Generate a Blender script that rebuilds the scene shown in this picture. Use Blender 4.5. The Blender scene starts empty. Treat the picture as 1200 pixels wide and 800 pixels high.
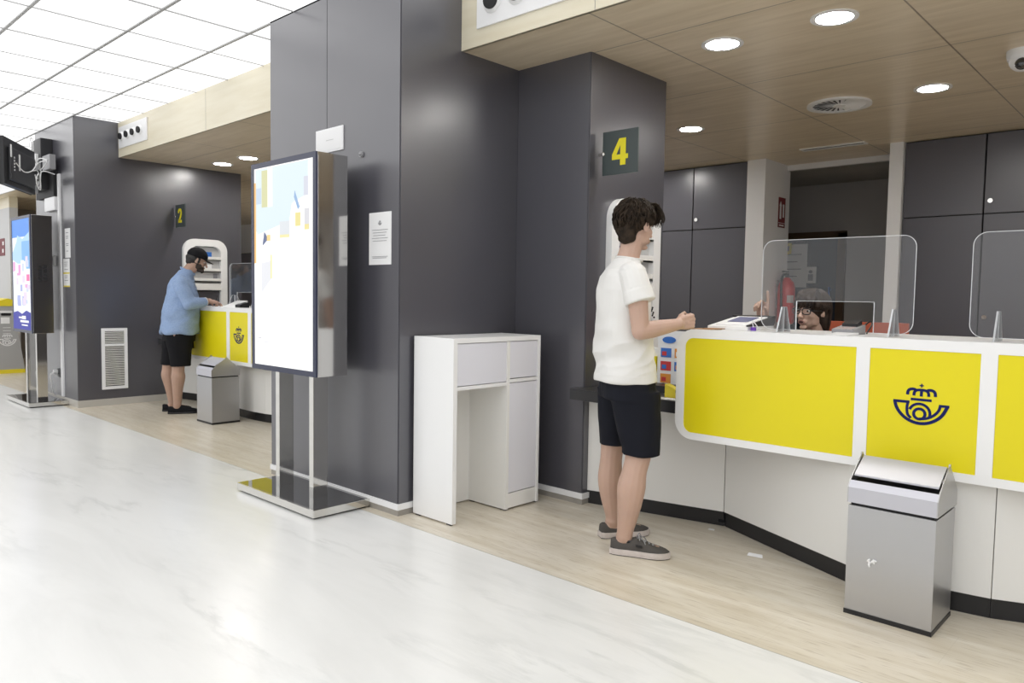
import bpy, bmesh, math, random
import numpy as np
from mathutils import Vector, Matrix, noise
PI = math.pi
random.seed(7)
SC = bpy.context.scene
COL = SC.collection

# ------------------------------------------------------------------ materials
def mat(name, col, rough=.5, metal=0., spec=.5, bump=None, var=None, emit=None, coat=0., scale=None):
    m = bpy.data.materials.new(name); m.use_nodes = True
    nt = m.node_tree; b = nt.nodes['Principled BSDF']
    b.inputs['Base Color'].default_value = (*col, 1)
    b.inputs['Roughness'].default_value = rough
    b.inputs['Metallic'].default_value = metal
    b.inputs['Specular IOR Level'].default_value = spec
    b.inputs['Coat Weight'].default_value = coat
    if emit:
        b.inputs['Emission Color'].default_value = (*emit[0], 1)
        b.inputs['Emission Strength'].default_value = emit[1]
    tc = nt.nodes.new('ShaderNodeTexCoord')
    mp = nt.nodes.new('ShaderNodeMapping'); nt.links.new(tc.outputs['Object'], mp.inputs[0])
    if scale: mp.inputs['Scale'].default_value = scale
    if var:      # (noise scale, second colour, amount)
        n = nt.nodes.new('ShaderNodeTexNoise'); n.inputs['Scale'].default_value = var[0]; n.inputs['Detail'].default_value = 5
        nt.links.new(mp.outputs[0], n.inputs['Vector'])
        r = nt.nodes.new('ShaderNodeValToRGB'); r.color_ramp.elements[0].position = .35; r.color_ramp.elements[1].position = .65
        r.color_ramp.elements[0].color = (*col, 1)
        r.color_ramp.elements[1].color = (*[col[i]*(1-var[2])+var[1][i]*var[2] for i in range(3)], 1)
        nt.links.new(n.outputs['Fac'], r.inputs[0]); nt.links.new(r.outputs[0], b.inputs['Base Color'])
    if bump:     # (noise scale, strength)
        n = nt.nodes.new('ShaderNodeTexNoise'); n.inputs['Scale'].default_value = bump[0]; n.inputs['Detail'].default_value = 4
        nt.links.new(mp.outputs[0], n.inputs['Vector'])
        bp = nt.nodes.new('ShaderNodeBump'); bp.inputs['Strength'].default_value = bump[1]; bp.inputs['Distance'].default_value = .01
        nt.links.new(n.outputs['Fac'], bp.inputs['Height']); nt.links.new(bp.outputs[0], b.inputs['Normal'])
    return m

def nodes(m):
    nt = m.node_tree; return nt, nt.nodes['Principled BSDF']

def math_node(nt, op, a, b=None):
    n = nt.nodes.new('ShaderNodeMath'); n.operation = op
    for i, v in enumerate((a, b)):
        if v is None: continue
        if isinstance(v, (int, float)): n.inputs[i].default_value = v
        else: nt.links.new(v, n.inputs[i])
    return n.outputs[0]

def mix_col(nt, fac, a, b):
    n = nt.nodes.new('ShaderNodeMix'); n.data_type = 'RGBA'
    if isinstance(fac, float): n.inputs[0].default_value = fac
    else: nt.links.new(fac, n.inputs[0])
    for i, v in ((6, a), (7, b)):
        if isinstance(v, tuple): n.inputs[i].default_value = (*v, 1)
        else: nt.links.new(v, n.inputs[i])
    return n.outputs[2]

def marble():
    m = mat('white_marble', (.78,.78,.76), .25, spec=.45); nt, b = nodes(m)
    tc = nt.nodes.new('ShaderNodeTexCoord')
    mp = nt.nodes.new('ShaderNodeMapping'); mp.inputs['Rotation'].default_value = (0,0,-.55); mp.inputs['Scale'].default_value = (.6,2.6,1)
    nt.links.new(tc.outputs['Object'], mp.inputs[0])
    def nz(s, d, dist=0.):
        n = nt.nodes.new('ShaderNodeTexNoise'); n.inputs['Scale'].default_value = s; n.inputs['Detail'].default_value = d
        n.inputs['Distortion'].default_value = dist; n.inputs['Roughness'].default_value = .62
        nt.links.new(mp.outputs[0], n.inputs['Vector']); return n.outputs['Fac']
    v = nz(1.5, 10, .35)
    vein = math_node(nt, 'SUBTRACT', 1.0, math_node(nt, 'MULTIPLY', math_node(nt, 'ABSOLUTE', math_node(nt, 'SUBTRACT', v, .5)), 16.))
    vein = math_node(nt, 'MAXIMUM', vein, 0.)
    mask = nz(.75, 3)
    mk = nt.nodes.new('ShaderNodeMapRange'); mk.inputs[1].default_value = .50; mk.inputs[2].default_value = .72
    nt.links.new(mask, mk.inputs[0])
    vv = math_node(nt, 'MULTIPLY', math_node(nt, 'MULTIPLY', vein, mk.outputs[0]), .75)
    cl = nt.nodes.new('ShaderNodeMapRange'); cl.inputs[1].default_value = .42; cl.inputs[2].default_value = .75; cl.inputs[4].default_value = .55
    nt.links.new(nz(1.1, 6, .6), cl.inputs[0])
    c = mix_col(nt, cl.outputs[0], (.76,.76,.745), (.63,.63,.615))
    c = mix_col(nt, vv, c, (.42,.43,.42))
    nt.links.new(c, b.inputs['Base Color'])
    return m

def travertine():
    m = mat('beige_travertine', (.6,.55,.45), .28, spec=.45); nt, b = nodes(m)
    tc = nt.nodes.new('ShaderNodeTexCoord')
    def nz(sc, s, d):
        mp = nt.nodes.new('ShaderNodeMapping'); mp.inputs['Scale'].default_value = sc; nt.links.new(tc.outputs['Object'], mp.inputs[0])
        n = nt.nodes.new('ShaderNodeTexNoise'); n.inputs['Scale'].default_value = s; n.inputs['Detail'].default_value = d; n.inputs['Distortion'].default_value = .3
        nt.links.new(mp.outputs[0], n.inputs['Vector']); return n.outputs['Fac']
    a = nt.nodes.new('ShaderNodeMapRange'); a.inputs[1].default_value = .3; a.inputs[2].default_value = .7
    nt.links.new(nz((.9,8,1), 2.2, 9), a.inputs[0])
    c = mix_col(nt, a.outputs[0], (.57,.505,.395), (.70,.65,.555))
    f = nt.nodes.new('ShaderNodeMapRange'); f.inputs[1].default_value = .56; f.inputs[2].default_value = .68; f.inputs[4].default_value = .55
    nt.links.new(nz((2.2,28,1), 4.2, 8), f.inputs[0])
    c = mix_col(nt, f.outputs[0], c, (.36,.29,.20))
    br = nt.nodes.new('ShaderNodeTexBrick'); br.inputs['Scale'].default_value = 1; br.inputs['Mortar Size'].default_value = .0012
    br.inputs['Brick Width'].default_value = .9; br.inputs['Row Height'].default_value = .30; br.offset = .4
    mp = nt.nodes.new('ShaderNodeMapping'); mp.inputs['Location'].default_value = (0.3,.06,0); nt.links.new(tc.outputs['Object'], mp.inputs[0])
    nt.links.new(mp.outputs[0], br.inputs['Vector'])
    c = mix_col(nt, math_node(nt, 'MULTIPLY', br.outputs['Fac'], .22), c, (.42,.36,.28))
    nt.links.new(c, b.inputs['Base Color'])
    return m

def wood_panel(name, ca, cb, rough, seams=True):
    m = mat(name, ca, rough, spec=.5); nt, b = nodes(m)
    tc = nt.nodes.new('ShaderNodeTexCoord')
    mp = nt.nodes.new('ShaderNodeMapping'); mp.inputs['Scale'].default_value = (1.0,9,9); nt.links.new(tc.outputs['Object'], mp.inputs[0])
    n = nt.nodes.new('ShaderNodeTexNoise'); n.inputs['Scale'].default_value = 2.; n.inputs['Detail'].default_value = 8; n.inputs['Distortion'].default_value = .5
    nt.links.new(mp.outputs[0], n.inputs['Vector'])
    r = nt.nodes.new('ShaderNodeMapRange'); r.inputs[1].default_value = .3; r.inputs[2].default_value = .72
    nt.links.new(n.outputs['Fac'], r.inputs[0])
    c = mix_col(nt, r.outputs[0], ca, cb)
    if seams:
        sx = nt.nodes.new('ShaderNodeSeparateXYZ'); nt.links.new(tc.outputs['Object'], sx.inputs[0])
        def line(axis, off, pitch):
            q = math_node(nt, 'FRACT', math_node(nt, 'DIVIDE', math_node(nt, 'ADD', sx.outputs[axis], -off+.005+100*pitch), pitch))
            return math_node(nt, 'LESS_THAN', q, .009/pitch)
        s = math_node(nt, 'MAXIMUM', line(0, -1.19, 1.26), line(1, 4.88, 1.2))
        c = mix_col(nt, math_node(nt, 'MULTIPLY', s, .65), c, (.04,.03,.02))
    nt.links.new(c, b.inputs['Base Color'])
    return m

def acrylic_mat():
    m = bpy.data.materials.new('clear_acrylic'); m.use_nodes = True; nt = m.node_tree; nt.nodes.clear()
    o = nt.nodes.new('ShaderNodeOutputMaterial')
    t = nt.nodes.new('ShaderNodeBsdfTransparent'); t.inputs[0].default_value = (.97,.975,.98,1)
    g = nt.nodes.new('ShaderNodeBsdfGlossy'); g.inputs['Roughness'].default_value = .02
    d = nt.nodes.new('ShaderNodeBsdfDiffuse'); d.inputs[0].default_value = (.8,.82,.85,1)  # small diffuse share put in to imitate a milky haze
    f = nt.nodes.new('ShaderNodeFresnel'); f.inputs[0].default_value = 1.49
    m1 = nt.nodes.new('ShaderNodeMixShader'); m2 = nt.nodes.new('ShaderNodeMixShader')
    nt.links.new(math_node(nt, 'MULTIPLY', f.outputs[0], .9), m1.inputs[0]); nt.links.new(t.outputs[0], m1.inputs[1]); nt.links.new(g.outputs[0], m1.inputs[2])
    m2.inputs[0].default_value = .02; nt.links.new(m1.outputs[0], m2.inputs[1]); nt.links.new(d.outputs[0], m2.inputs[2])
    nt.links.new(m2.outputs[0], o.inputs[0]); return m

def lum_ceiling():
    m = bpy.data.materials.new('luminous_panel'); m.use_nodes = True; nt = m.node_tree; nt.nodes.clear()
    o = nt.nodes.new('ShaderNodeOutputMaterial'); e = nt.nodes.new('ShaderNodeEmission'); e.inputs[0].default_value = (1,1,1,1)
    tc = nt.nodes.new('ShaderNodeTexCoord'); sx = nt.nodes.new('ShaderNodeSeparateXYZ'); nt.links.new(tc.outputs['Object'], sx.inputs[0])
    n = nt.nodes.new('ShaderNodeTexNoise'); n.inputs['Scale'].default_value = .9; nt.links.new(tc.outputs['Object'], n.inputs[0])
    w = math_node(nt, 'SINE', math_node(nt, 'MULTIPLY', sx.outputs[0], 2*PI/1.244))
    v = math_node(nt, 'ADD', math_node(nt, 'MULTIPLY', w, .12), math_node(nt, 'MULTIPLY', n.outputs['Fac'], .25))
    nt.links.new(math_node(nt, 'ADD', v, LUM), e.inputs[1])
    nt.links.new(e.outputs[0], o.inputs[0]); return m

LUM = .93; EXPO = 0.6
M = {}
M['marble'] = marble(); M['trav'] = travertine()
M['soffit'] = wood_panel('maple_soffit_panel', (.61,.505,.355), (.74,.635,.475), .28)
M['beam'] = wood_panel('pale_maple_fascia', (.66,.60,.45), (.72,.67,.53), .35, False)
M['dark'] = mat('anthracite_laminate', (.060,.059,.073), .34, spec=.95, var=(1.5,(.068,.066,.078),.5), bump=(2.,.015), coat=.75)
M['dark'].node_tree.nodes['Principled BSDF'].inputs['Coat Roughness'].default_value = .27
M['dark_door'] = mat('graphite_cabinet_laminate', (.085,.083,.10), .32, spec=.8, bump=(2.5,.02))
M['gap'] = mat('black_gap', (.006,.006,.007), .6)
M['white_lam'] = mat('white_laminate', (.87,.87,.865), .28, spec=.45)
M['white_warm'] = mat('warm_white_laminate', (.84,.835,.81), .35)
M['door_white'] = mat('cool_white_door', (.77,.77,.825), .30)
M['white_trim'] = mat('white_trim', (.85,.85,.86), .35)
M['stone'] = mat('grey_stone_plinth', (.36,.34,.31), .35, var=(14,(.27,.25,.22),.6))
M['wallp'] = mat('painted_wall', (.55,.55,.55), .65, bump=(60,.03))
M['wallw'] = mat('white_painted_wall', (.82,.82,.83), .6, bump=(60,.03))
M['wallg'] = mat('grey_painted_wall', (.42,.41,.41), .6, bump=(60,.03))
M['yellow'] = mat('yellow_panel', (.80,.69,.008), .33, spec=.4, var=(1.2,(.74,.64,.01),.5))
M['navy'] = mat('navy_vinyl', (.005,.010,.10), .5, spec=.2)
M['black'] = mat('black_plastic', (.012,.012,.014), .4)
M['kick'] = mat('black_kick_board', (.012,.012,.014), .35)
M['shelf'] = mat('black_shelf_laminate', (.035,.035,.038), .3)
M['steel'] = mat('brushed_steel', (.50,.50,.51), .34, metal=.85, scale=(1,1,40), bump=(30,.02))
M['steel_lid'] = mat('satin_steel_lid', (.58,.58,.63), .5, metal=.5)
M['chrome'] = mat('polished_steel', (.70,.69,.66), .07, metal=1.)
M['mirror'] = mat('mirror_steel', (.52,.51,.50), .09, metal=1.)
M['blackglass'] = mat('black_glass', (.02,.02,.022), .03, spec=.9, coat=.5)
M['bezel'] = mat('dark_blue_bezel', (.03,.035,.07), .25)
M['paper'] = mat('white_paper', (.84,.84,.84), .7)
M['ink'] = mat('grey_ink', (.25,.25,.27), .7)
M['red'] = mat('extinguisher_red', (.50,.02,.02), .3)
M['redsign'] = mat('dark_red_sign', (.16,.012,.018), .45)
M['redwood'] = mat('orange_red_laminate', (.42,.085,.035), .5)
M['brown'] = mat('brown_door_frame', (.085,.05,.028), .45)
M['signplate'] = mat('grey_green_sign_plate', (.045,.06,.06), .3)
M['signyel'] = mat('sign_yellow', (.80,.70,.01), .4)
M['acrylic'] = acrylic_mat()
M['acrylic_edge'] = mat('acrylic_edge_glow_paint', (.82,.84,.86), .25)  # pale colour stands in for the glow along the acrylic edges
M['lum'] = lum_ceiling()
M['grid'] = mat('grey_ceiling_grid', (.45,.45,.45), .5)
M['ring'] = mat('white_lamp_ring', (.8,.8,.8), .35)
M['lamp'] = mat('lamp_diffuser', (1,1,1), .5, emit=((1,.97,.93), 62.))
M['plug'] = mat('white_plastic', (.78,.78,.78), .4)
M['grey_pl'] = mat('grey_plastic', (.30,.30,.31), .45)
M['yellow_pl'] = mat('yellow_plastic', (.80,.66,.03), .4)
M['blue'] = mat('blue_print', (.03,.16,.55), .5)
M['orange'] = mat('orange_print', (.75,.30,.04), .5)
M['redp'] = mat('red_print', (.6,.04,.04), .5)
M['purple'] = mat('purple_plastic', (.16,.05,.45), .4)
M['kraft'] = mat('brown_card', (.42,.24,.12), .6)
M['green'] = mat('green_print', (.03,.22,.13), .5)

# ------------------------------------------------------------------ helpers
def new(): return bmesh.new()
def box(bm, x0, x1, y0, y1, z0, z1, bev=0.):
    if x1 < x0: x0, x1 = x1, x0
    if y1 < y0: y0, y1 = y1, y0
    r = bmesh.ops.create_cube(bm, size=1)
    for v in r['verts']:
        v.co = Vector(((x0+x1)/2+v.co.x*(x1-x0), (y0+y1)/2+v.co.y*(y1-y0), (z0+z1)/2+v.co.z*(z1-z0)))
    if bev:
        es = list({e for v in r['verts'] for e in v.link_edges})
        bmesh.ops.bevel(bm, geom=es, offset=bev, segments=2, affect='EDGES', profile=.7)
def prism(bm, pts, d, axis='y'):
    """extrude a 2-D outline; axis y: pts are (x,z), d=(y0,y1); x: pts (y,z); z: pts (x,y)"""
    def P(p, t): return {'y': (p[0], t, p[1]), 'x': (t, p[0], p[1]), 'z': (p[0], p[1], t)}[axis]
    a = [bm.verts.new(P(p, d[0])) for p in pts]; b = [bm.verts.new(P(p, d[1])) for p in pts]
    n = len(pts)
    bm.faces.new(a); bm.faces.new(b[::-1])
    for i in range(n): bm.faces.new((a[i], b[i], b[(i+1) % n], a[(i+1) % n]))
def ring_prism(bm, outer, inner, d, axis='y'):
    def P(p, t): return {'y': (p[0], t, p[1]), 'x': (t, p[0], p[1]), 'z': (p[0], p[1], t)}[axis]
    n = len(outer)
    L = [[bm.verts.new(P(p, t)) for p in c] for t in d for c in (outer, inner)]
    ao, ai, bo, bi = L
    for i in range(n):
        j = (i+1) % n
        bm.faces.new((ao[i], ao[j], ai[j], ai[i])); bm.faces.new((bo[i], bi[i], bi[j], bo[j]))
        bm.faces.new((ao[i], bo[i], bo[j], ao[j])); bm.faces.new((ai[i], ai[j], bi[j], bi[i]))
def rrect(x0, x1, z0, z1, r, n=8, corners=(1,1,1,1)):
    """rounded rectangle, corners order: bl br tr tl"""
    pts = []
    cs = [(x0, z0, PI), (x1, z0, 1.5*PI), (x1, z1, 0), (x0, z1, .5*PI)]
    for k, (cx, cz, a0) in enumerate(cs):
        rr = r if corners[k] else 1e-4
        ox = cx + (rr if cx == x0 else -rr); oz = cz + (rr if cz == z0 else -rr)
        for i in range(n+1):
            a = a0 + i/n*PI/2; pts.append((ox+rr*math.cos(a), oz+rr*math.sin(a)))
    return pts
def tube(bm, pts, rad, n=8, cap=True):
    pts = [Vector(p) for p in pts]
    R = rad if isinstance(rad, (list, tuple)) else [rad]*len(pts)
    rings = []; up = None
    for i, p in enumerate(pts):
        t = (pts[min(i+1, len(pts)-1)] - pts[max(i-1, 0)]).normalized()
        if up is None:
            up = t.orthogonal().normalized()
        up = (up - t*up.dot(t)); up = up.normalized() if up.length > 1e-6 else t.orthogonal().normalized()
        s = t.cross(up)
        rings.append([bm.verts.new(p+(up*math.cos(a)+s*math.sin(a))*R[i]) for a in [2*PI*k/n for k in range(n)]])
    for a, b in zip(rings, rings[1:]):
        for k in range(n): bm.faces.new((a[k], a[(k+1) % n], b[(k+1) % n], b[k]))
    if cap: bm.faces.new(rings[0][::-1]); bm.faces.new(rings[-1])
def cyl(bm, c, r, z0, z1, n=32, r2=None):
    tube(bm, [(c[0], c[1], z0), (c[0], c[1], z1)], [r, r if r2 is None else r2], n)
def ell(bm, c, r, rot=None, u=20, v=14):
    m = Matrix.Translation(Vector(c)) @ (rot.to_4x4() if rot is not None else Matrix.Identity(4)) @ Matrix.Diagonal((*r, 1))
    bmesh.ops.create_uvsphere(bm, u_segments=u, v_segments=v, radius=1, matrix=m)
def obj(name, bm, m, parent=None, smooth=False, mats=None):
    bmesh.ops.recalc_face_normals(bm, faces=bm.faces[:])
    me = bpy.data.meshes.new(name); bm.to_mesh(me); bm.free()
    me.materials.append(m)
    for x in (mats or []): me.materials.append(x)
    if smooth:
        me.polygons.foreach_set('use_smooth', [True]*len(me.polygons))
        if smooth == 'auto':
            me.set_sharp_from_angle(angle=math.radians(35))
    o = bpy.data.objects.new(name, me); COL.objects.link(o)
    if parent: o.parent = parent; o.matrix_parent_inverse = Matrix.Identity(4); fix(o, parent)
    return o
def fix(o, parent):
    """mesh data was authored in world space: pull it into the parent's frame"""
    w = world(parent)
    if w != Matrix.Identity(4): o.data.transform(w.inverted())
def world(o):
    m = Matrix.LocRotScale(o.location, o.rotation_euler, o.scale)
    return world(o.parent) @ m if o.parent else m
def tag(o, label=None, cat=None, group=None, kind=None):
    if label: o['label'] = label
    if cat: o['category'] = cat
    if group: o['group'] = group
    if kind: o['kind'] = kind
    return o
def thing(name, loc, label, cat, group=None, rz=0):
    o = bpy.data.objects.new(name, None); COL.objects.link(o); o.location = loc; o.rotation_euler = (0, 0, rz)
    o.empty_display_size = .1
    return tag(o, label, cat, group)
def struct(name, bm, m, parent=None, smooth=False):
    o = obj(name, bm, m, parent, smooth)
    if not parent: o['kind'] = 'structure'
    return o
def copy_tree(root, loc, label, group=None):
    r = root.copy(); COL.objects.link(r); r.location = loc; r['label'] = label
    if group: r['group'] = group
    for ch in list(root.children):
        c = ch.copy(); COL.objects.link(c); c.parent = r
        for g in list(ch.children):
            d = g.copy(); COL.objects.link(d); d.parent = c
    return r
def bx(name, dims, m, parent=None, bev=0.):
    bm = new(); box(bm, *dims, bev); return obj(name, bm, m, parent)
def text_mesh(name, s, m, size, origin, right, up, parent, depth=.001, sx=1., bold=0.):
    cu = bpy.data.curves.new(name, 'FONT'); cu.body = s; cu.size = size; cu.extrude = depth; cu.offset = bold
    o = bpy.data.objects.new(name, cu); COL.objects.link(o)
    bpy.context.view_layer.update()
    me = bpy.data.meshes.new_from_object(o.evaluated_get(bpy.context.evaluated_depsgraph_get()))
    bpy.data.objects.remove(o); bpy.data.curves.remove(cu)
    R = Vector(right).normalized(); U = Vector(up).normalized(); N = R.cross(U)
    mt = Matrix((( R.x*sx, U.x, N.x, origin[0]), (R.y*sx, U.y, N.y, origin[1]), (R.z*sx, U.z, N.z, origin[2]), (0,0,0,1)))
    me.transform(mt); me.materials.clear(); me.materials.append(m)
    ob = bpy.data.objects.new(name, me); COL.objects.link(ob); ob.parent = parent
    if parent: fix(ob, parent)
    return ob
def stroke2d(pts, w, closed=False):
    """ribbon polygons for a 2-D polyline"""
    out = []; n = len(pts); rng = n if closed else n-1
    P = [Vector((*p, 0)) for p in pts]
    def nrm(i):
        a = P[(i-1) % n] if (closed or i > 0) else P[i]; b = P[(i+1) % n] if (closed or i < n-1) else P[i]
        t = (b-a).normalized(); return Vector((-t.y, t.x, 0))
    for i in range(rng):
        j = (i+1) % n
        a, b = nrm(i)*w/2, nrm(j)*w/2
        out.append([(P[i]+a)[:2], (P[j]+b)[:2], (P[j]-b)[:2], (P[i]-a)[:2]])
    return out
def arc(cx, cy, r, a0, a1, n=16, ry=None):
    ry = ry or r
    return [(cx+r*math.cos(math.radians(a0+(a1-a0)*i/n)), cy+ry*math.sin(math.radians(a0+(a1-a0)*i/n))) for i in range(n+1)]
def spline(ctrl, n=8):
    P = [np.array(c, float) for c in ctrl]; P = [2*P[0]-P[1]] + P + [2*P[-1]-P[-2]]; out = []
    for i in range(1, len(P)-2):
        for k in range(n):
            t = k/n; a, b, c, d = P[i-1:i+3]
            out.append(tuple(.5*((2*b)+(c-a)*t+(2*a-5*b+4*c-d)*t*t+(3*b-a-3*c+d)*t**3)))
    out.append(tuple(P[-2])); return out

# ---- crowned post-horn emblem in a 0..1 wide frame (x right, y up)
def emblem_strokes():
    S = []
    def z(px, py): return ((px-170)/650., (375-py)/650.)
    def add(pts, w, closed=False, raw=False): S.extend(stroke2d([z(*p) for p in pts], w*1.08/650., closed))
    add([(495,112),(495,158)], 13); add([(470,135),(520,135)], 13)
    add(spline([(335,262),(338,225),(352,200),(378,187),(410,187),(440,200)]), 33)
    add(spline([(410,268),(412,235),(424,210),(450,195),(495,190)]), 31)
    add([(495,190),(495,272)], 31)
    add(spline([(580,268),(578,235),(566,210),(540,195),(495,190)]), 31)
    add(spline([(655,262),(652,225),(638,200),(612,187),(580,187),(550,200)]), 33)
    add([(375,315),(615,315)], 30)
    # horn
    add(spline([(188,355),(205,420),(245,490),(310,555),(395,600),(490,617),(590,600),(680,550),(745,480),(800,365)]), 36)
    add([(170,355),(362,355)], 32)
    add(spline([(345,345),(335,430),(345,510),(385,560)]), 30)
    add([(815,372),(700,372)], 30)
    add(spline([(716,372),(700,430),(660,485),(600,530),(540,553),(485,558)]), 30)
    add(arc(482,-500,122,165,8) and [(482+122*math.cos(math.radians(a)), 490-122*math.sin(math.radians(a))) for a in range(160,-25,-12)], 30)
    add([(482+66*math.cos(math.radians(a)), 497+66*math.sin(math.radians(a))) for a in range(0,360,20)], 32, True)
    return S
EMB = emblem_strokes()
def emblem(name, m, origin, right, width, parent, depth=.0015, up=(0,0,1)):
    bm = new(); R = Vector(right); U = Vector(up); N = R.cross(U)
    for k, q in enumerate(EMB):
        dd = depth*(1+.02*(k % 7))
        f = [bm.verts.new(Vector(origin)+R*(p[0]-.5)*width+U*(p[1]+.05)*width) for p in q]
        b = [bm.verts.new(v.co+N*dd) for v in f]
        bm.faces.new(b)
        for i in range(4): bm.faces.new((f[i], f[(i+1) % 4], b[(i+1) % 4], b[i]))
    return obj(name, bm, m, parent)

# ------------------------------------------------------------------ camera
H = 1.28
def make_camera():
    a, b, c = .753434, -.0596743, .01556
    ca, sa, cb, sb, cc, sc = math.cos(a), math.sin(a), math.cos(b), math.sin(b), math.cos(c), math.sin(c)
    fwd = Vector((-sa*cb, ca*cb, sb)); right = Vector((ca, sa, 0)); up = right.cross(fwd)
    r = cc*right+sc*up; u = -sc*right+cc*up
    cam = bpy.data.cameras.new('camera'); cam.sensor_width = 36; cam.lens = 879.68/1200*36; cam.clip_start = .05
    o = bpy.data.objects.new('camera', cam); COL.objects.link(o)
    o.matrix_world = Matrix(((r.x, u.x, -fwd.x, 0), (r.y, u.y, -fwd.y, 0), (r.z, u.z, -fwd.z, H), (0,0,0,1)))
    SC.camera = o
make_camera()

# ------------------------------------------------------------------ room shell
XL, XR, YB, YF = -21., 5., -5., 7.6
BORD = 2.611
bm = new(); box(bm, XL, XR, YB, BORD, -.1, 0); struct('floor', bm, M['marble'])
bm = new(); box(bm, XL, XR, BORD, 9.35, -.1, 0); struct('floor', bm, M['trav'])
bm = new(); box(bm, XL, XR, BORD-.0015, BORD+.0015, 0, .0004); struct('trim_1', bm, mat('joint', (.35,.33,.28), .6))

CZ, SZ, BY = 3.13, 2.75, 3.14
bm = new(); box(bm, XL, XR, YB, BY, CZ, CZ+.05); ceil = struct('ceiling', bm, M['lum'])
bm = new()
y = 2.69
while y > YB: box(bm, XL, XR, y-.010, y+.010, CZ-.010, CZ+.001); y -= .6
obj('ceiling_runner', bm, M['grid'], ceil)
bm = new(); x = -5.151 - 25*.622
while x < XR: box(bm, x-.0045, x+.0045, YB, BY, CZ-.007, CZ+.001); x += .622
obj('ceiling_cross_bar', bm, M['grid'], ceil)
bm = new(); box(bm, -13.4, XR, BY+.01, 8.1, SZ, SZ+.3); box(bm, XL, -13.4, BY+.01, 9.3, SZ, SZ+.3); struct('ceiling', bm, M['soffit'])
bm = new(); box(bm, -8.97, -4.83, BY, BY+.02, SZ, CZ); struct('trim_2', bm, M['beam'])
bm = new(); box(bm, -3.40, XR, BY, BY+.02, SZ, CZ); struct('trim_3', bm, M['beam'])
bm = new(); box(bm, XL, -10.35, BY, BY+.02, SZ, CZ); struct('trim_4', bm, M['wallw'])
for k, (x0, x1) in enumerate(((-8.97,-4.83), (-3.40, XR))):
    xx = x0+1.0 if k else x0+2.15
    bm = new()
    while xx < x1-.2: box(bm, xx-.002, xx+.002, BY-.001, BY+.001, SZ, CZ); xx += 2.5
    struct('trim_%d' % (5+k), bm, M['stone'])

# outer walls
bm = new(); box(bm, XL-.1, XL, YB, 9.4, 0, 3.4); struct('wall_left', bm, M['wallw'])
bm = new(); box(bm, XR, XR+.1, YB, 9.4, 0, 3.4); struct('wall_right', bm, M['wallw'])
bm = new(); box(bm, XL, XR, YB-.1, YB, 0, 3.4); struct('wall_rear', bm, M['wallw'])
# back wall: two lengths either side of the recess x -3.5..-2.28
bm = new(); box(bm, -13.4, -3.69, YF+.46, YF+.56, 0, SZ); box(bm, -2.17, XR, YF+.46, YF+.56, 0, SZ); struct('wall_back', bm, M['wallw'])
bm = new(); box(bm, -3.69, -3.49, YF-.08, 8.14, 0, SZ-.001); struct('wall_pier', bm, M['wallw'])
bm = new(); box(bm, -2.285, -2.17, YF-.10, YF+.06, 0, SZ-.001); struct('wall_post', bm, M['wallw'])
bm = new(); box(bm, -6.5, -1.0, 9.25, 9.35, 0, 2.8); struct('wall_recess_back', bm, M['wallg'])
bm = new(); box(bm, -6.6, -6.5, 8.16, 9.35, 0, 2.8); box(bm, -1.0, -.9, 8.16, 9.35, 0, 2.8); struct('wall_recess_side', bm, M['wallg'])
bm = new(); box(bm, -6.6, -.9, 8.1, 9.35, 2.69, 2.8); struct('ceiling', bm, mat('grey_ceiling_tile', (.34,.33,.31), .6, var=(3,(.28,.27,.25),.6)))
bm = new(); box(bm, -3.49, -2.17, 8.06, 8.14, 2.69, SZ-.001); struct('trim_7', bm, M['wallw'])
# door of the recess
d = tag(bpy.data.objects.new('door_1', None), kind='structure'); COL.objects.link(d); d.location = (-3.9, 9.25, 0)
bm = new(); box(bm, -4.60,-4.52,9.20,9.26,0,2.10); box(bm, -3.34,-3.25,9.20,9.26,0,2.10); box(bm, -4.60,-3.25,9.20,9.26,2.04,2.12); obj('door_frame', bm, M['brown'], d)
bm = new(); box(bm, -4.52,-3.34,9.215,9.245,.02,2.04); obj('door_panel', bm, mat('dark_door_glass', (.05,.06,.08), .12, spec=.8), d)
bm = new(); box(bm, -3.42,-3.40,9.17,9.19,.95,1.45); box(bm, -3.42,-3.40,9.17,9.215,.97,.99); box(bm, -3.42,-3.40,9.17,9.215,1.41,1.43); obj('door_handle', bm, M['blue'], d)
# notices on that door
for nm, (x0,x1,z0,z1), m, lb in (('poster_sign', (-4.14,-3.70,1.45,1.98), M['paper'], 'large pale printed sheet on the brown-framed door in the recess'),
                              ('door_notice', (-4.00,-3.90,1.86,2.0), M['yellow_pl'], 'small yellow notice at the top of the brown-framed door'),
                              ('door_notice', (-3.72,-3.58,1.50,1.70), M['paper'], 'small white sheet with a dark figure on the brown-framed door')):
    yy = 9.208 if nm == 'poster_sign' else 9.203
    bm = new(); box(bm, x0, x1, yy, yy+.003, z0, z1); o = obj(nm, bm, m); tag(o, lb, 'notice')
    bm = new()
    if m is M['yellow_pl']: box(bm, x0+.03, x1-.03, yy-.001, yy, z0+.04, z1-.04); q = obj('pictogram', bm, M['ink'], o)
    elif nm == 'door_notice': ell(bm, ((x0+x1)/2, yy, z1-.06), (.025,.002,.02)); box(bm, (x0+x1)/2-.03, (x0+x1)/2+.03, yy-.001, yy, z0+.03, z1-.09); q = obj('pictogram', bm, M['ink'], o)
    else:
        for k in range(4): box(bm, x0+.05, x1-.07-.05*(k % 2), yy-.001, yy, z1-.13-.09*k, z1-.12-.09*k)
        q = obj('printed_text', bm, M['ink'], o)

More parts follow.
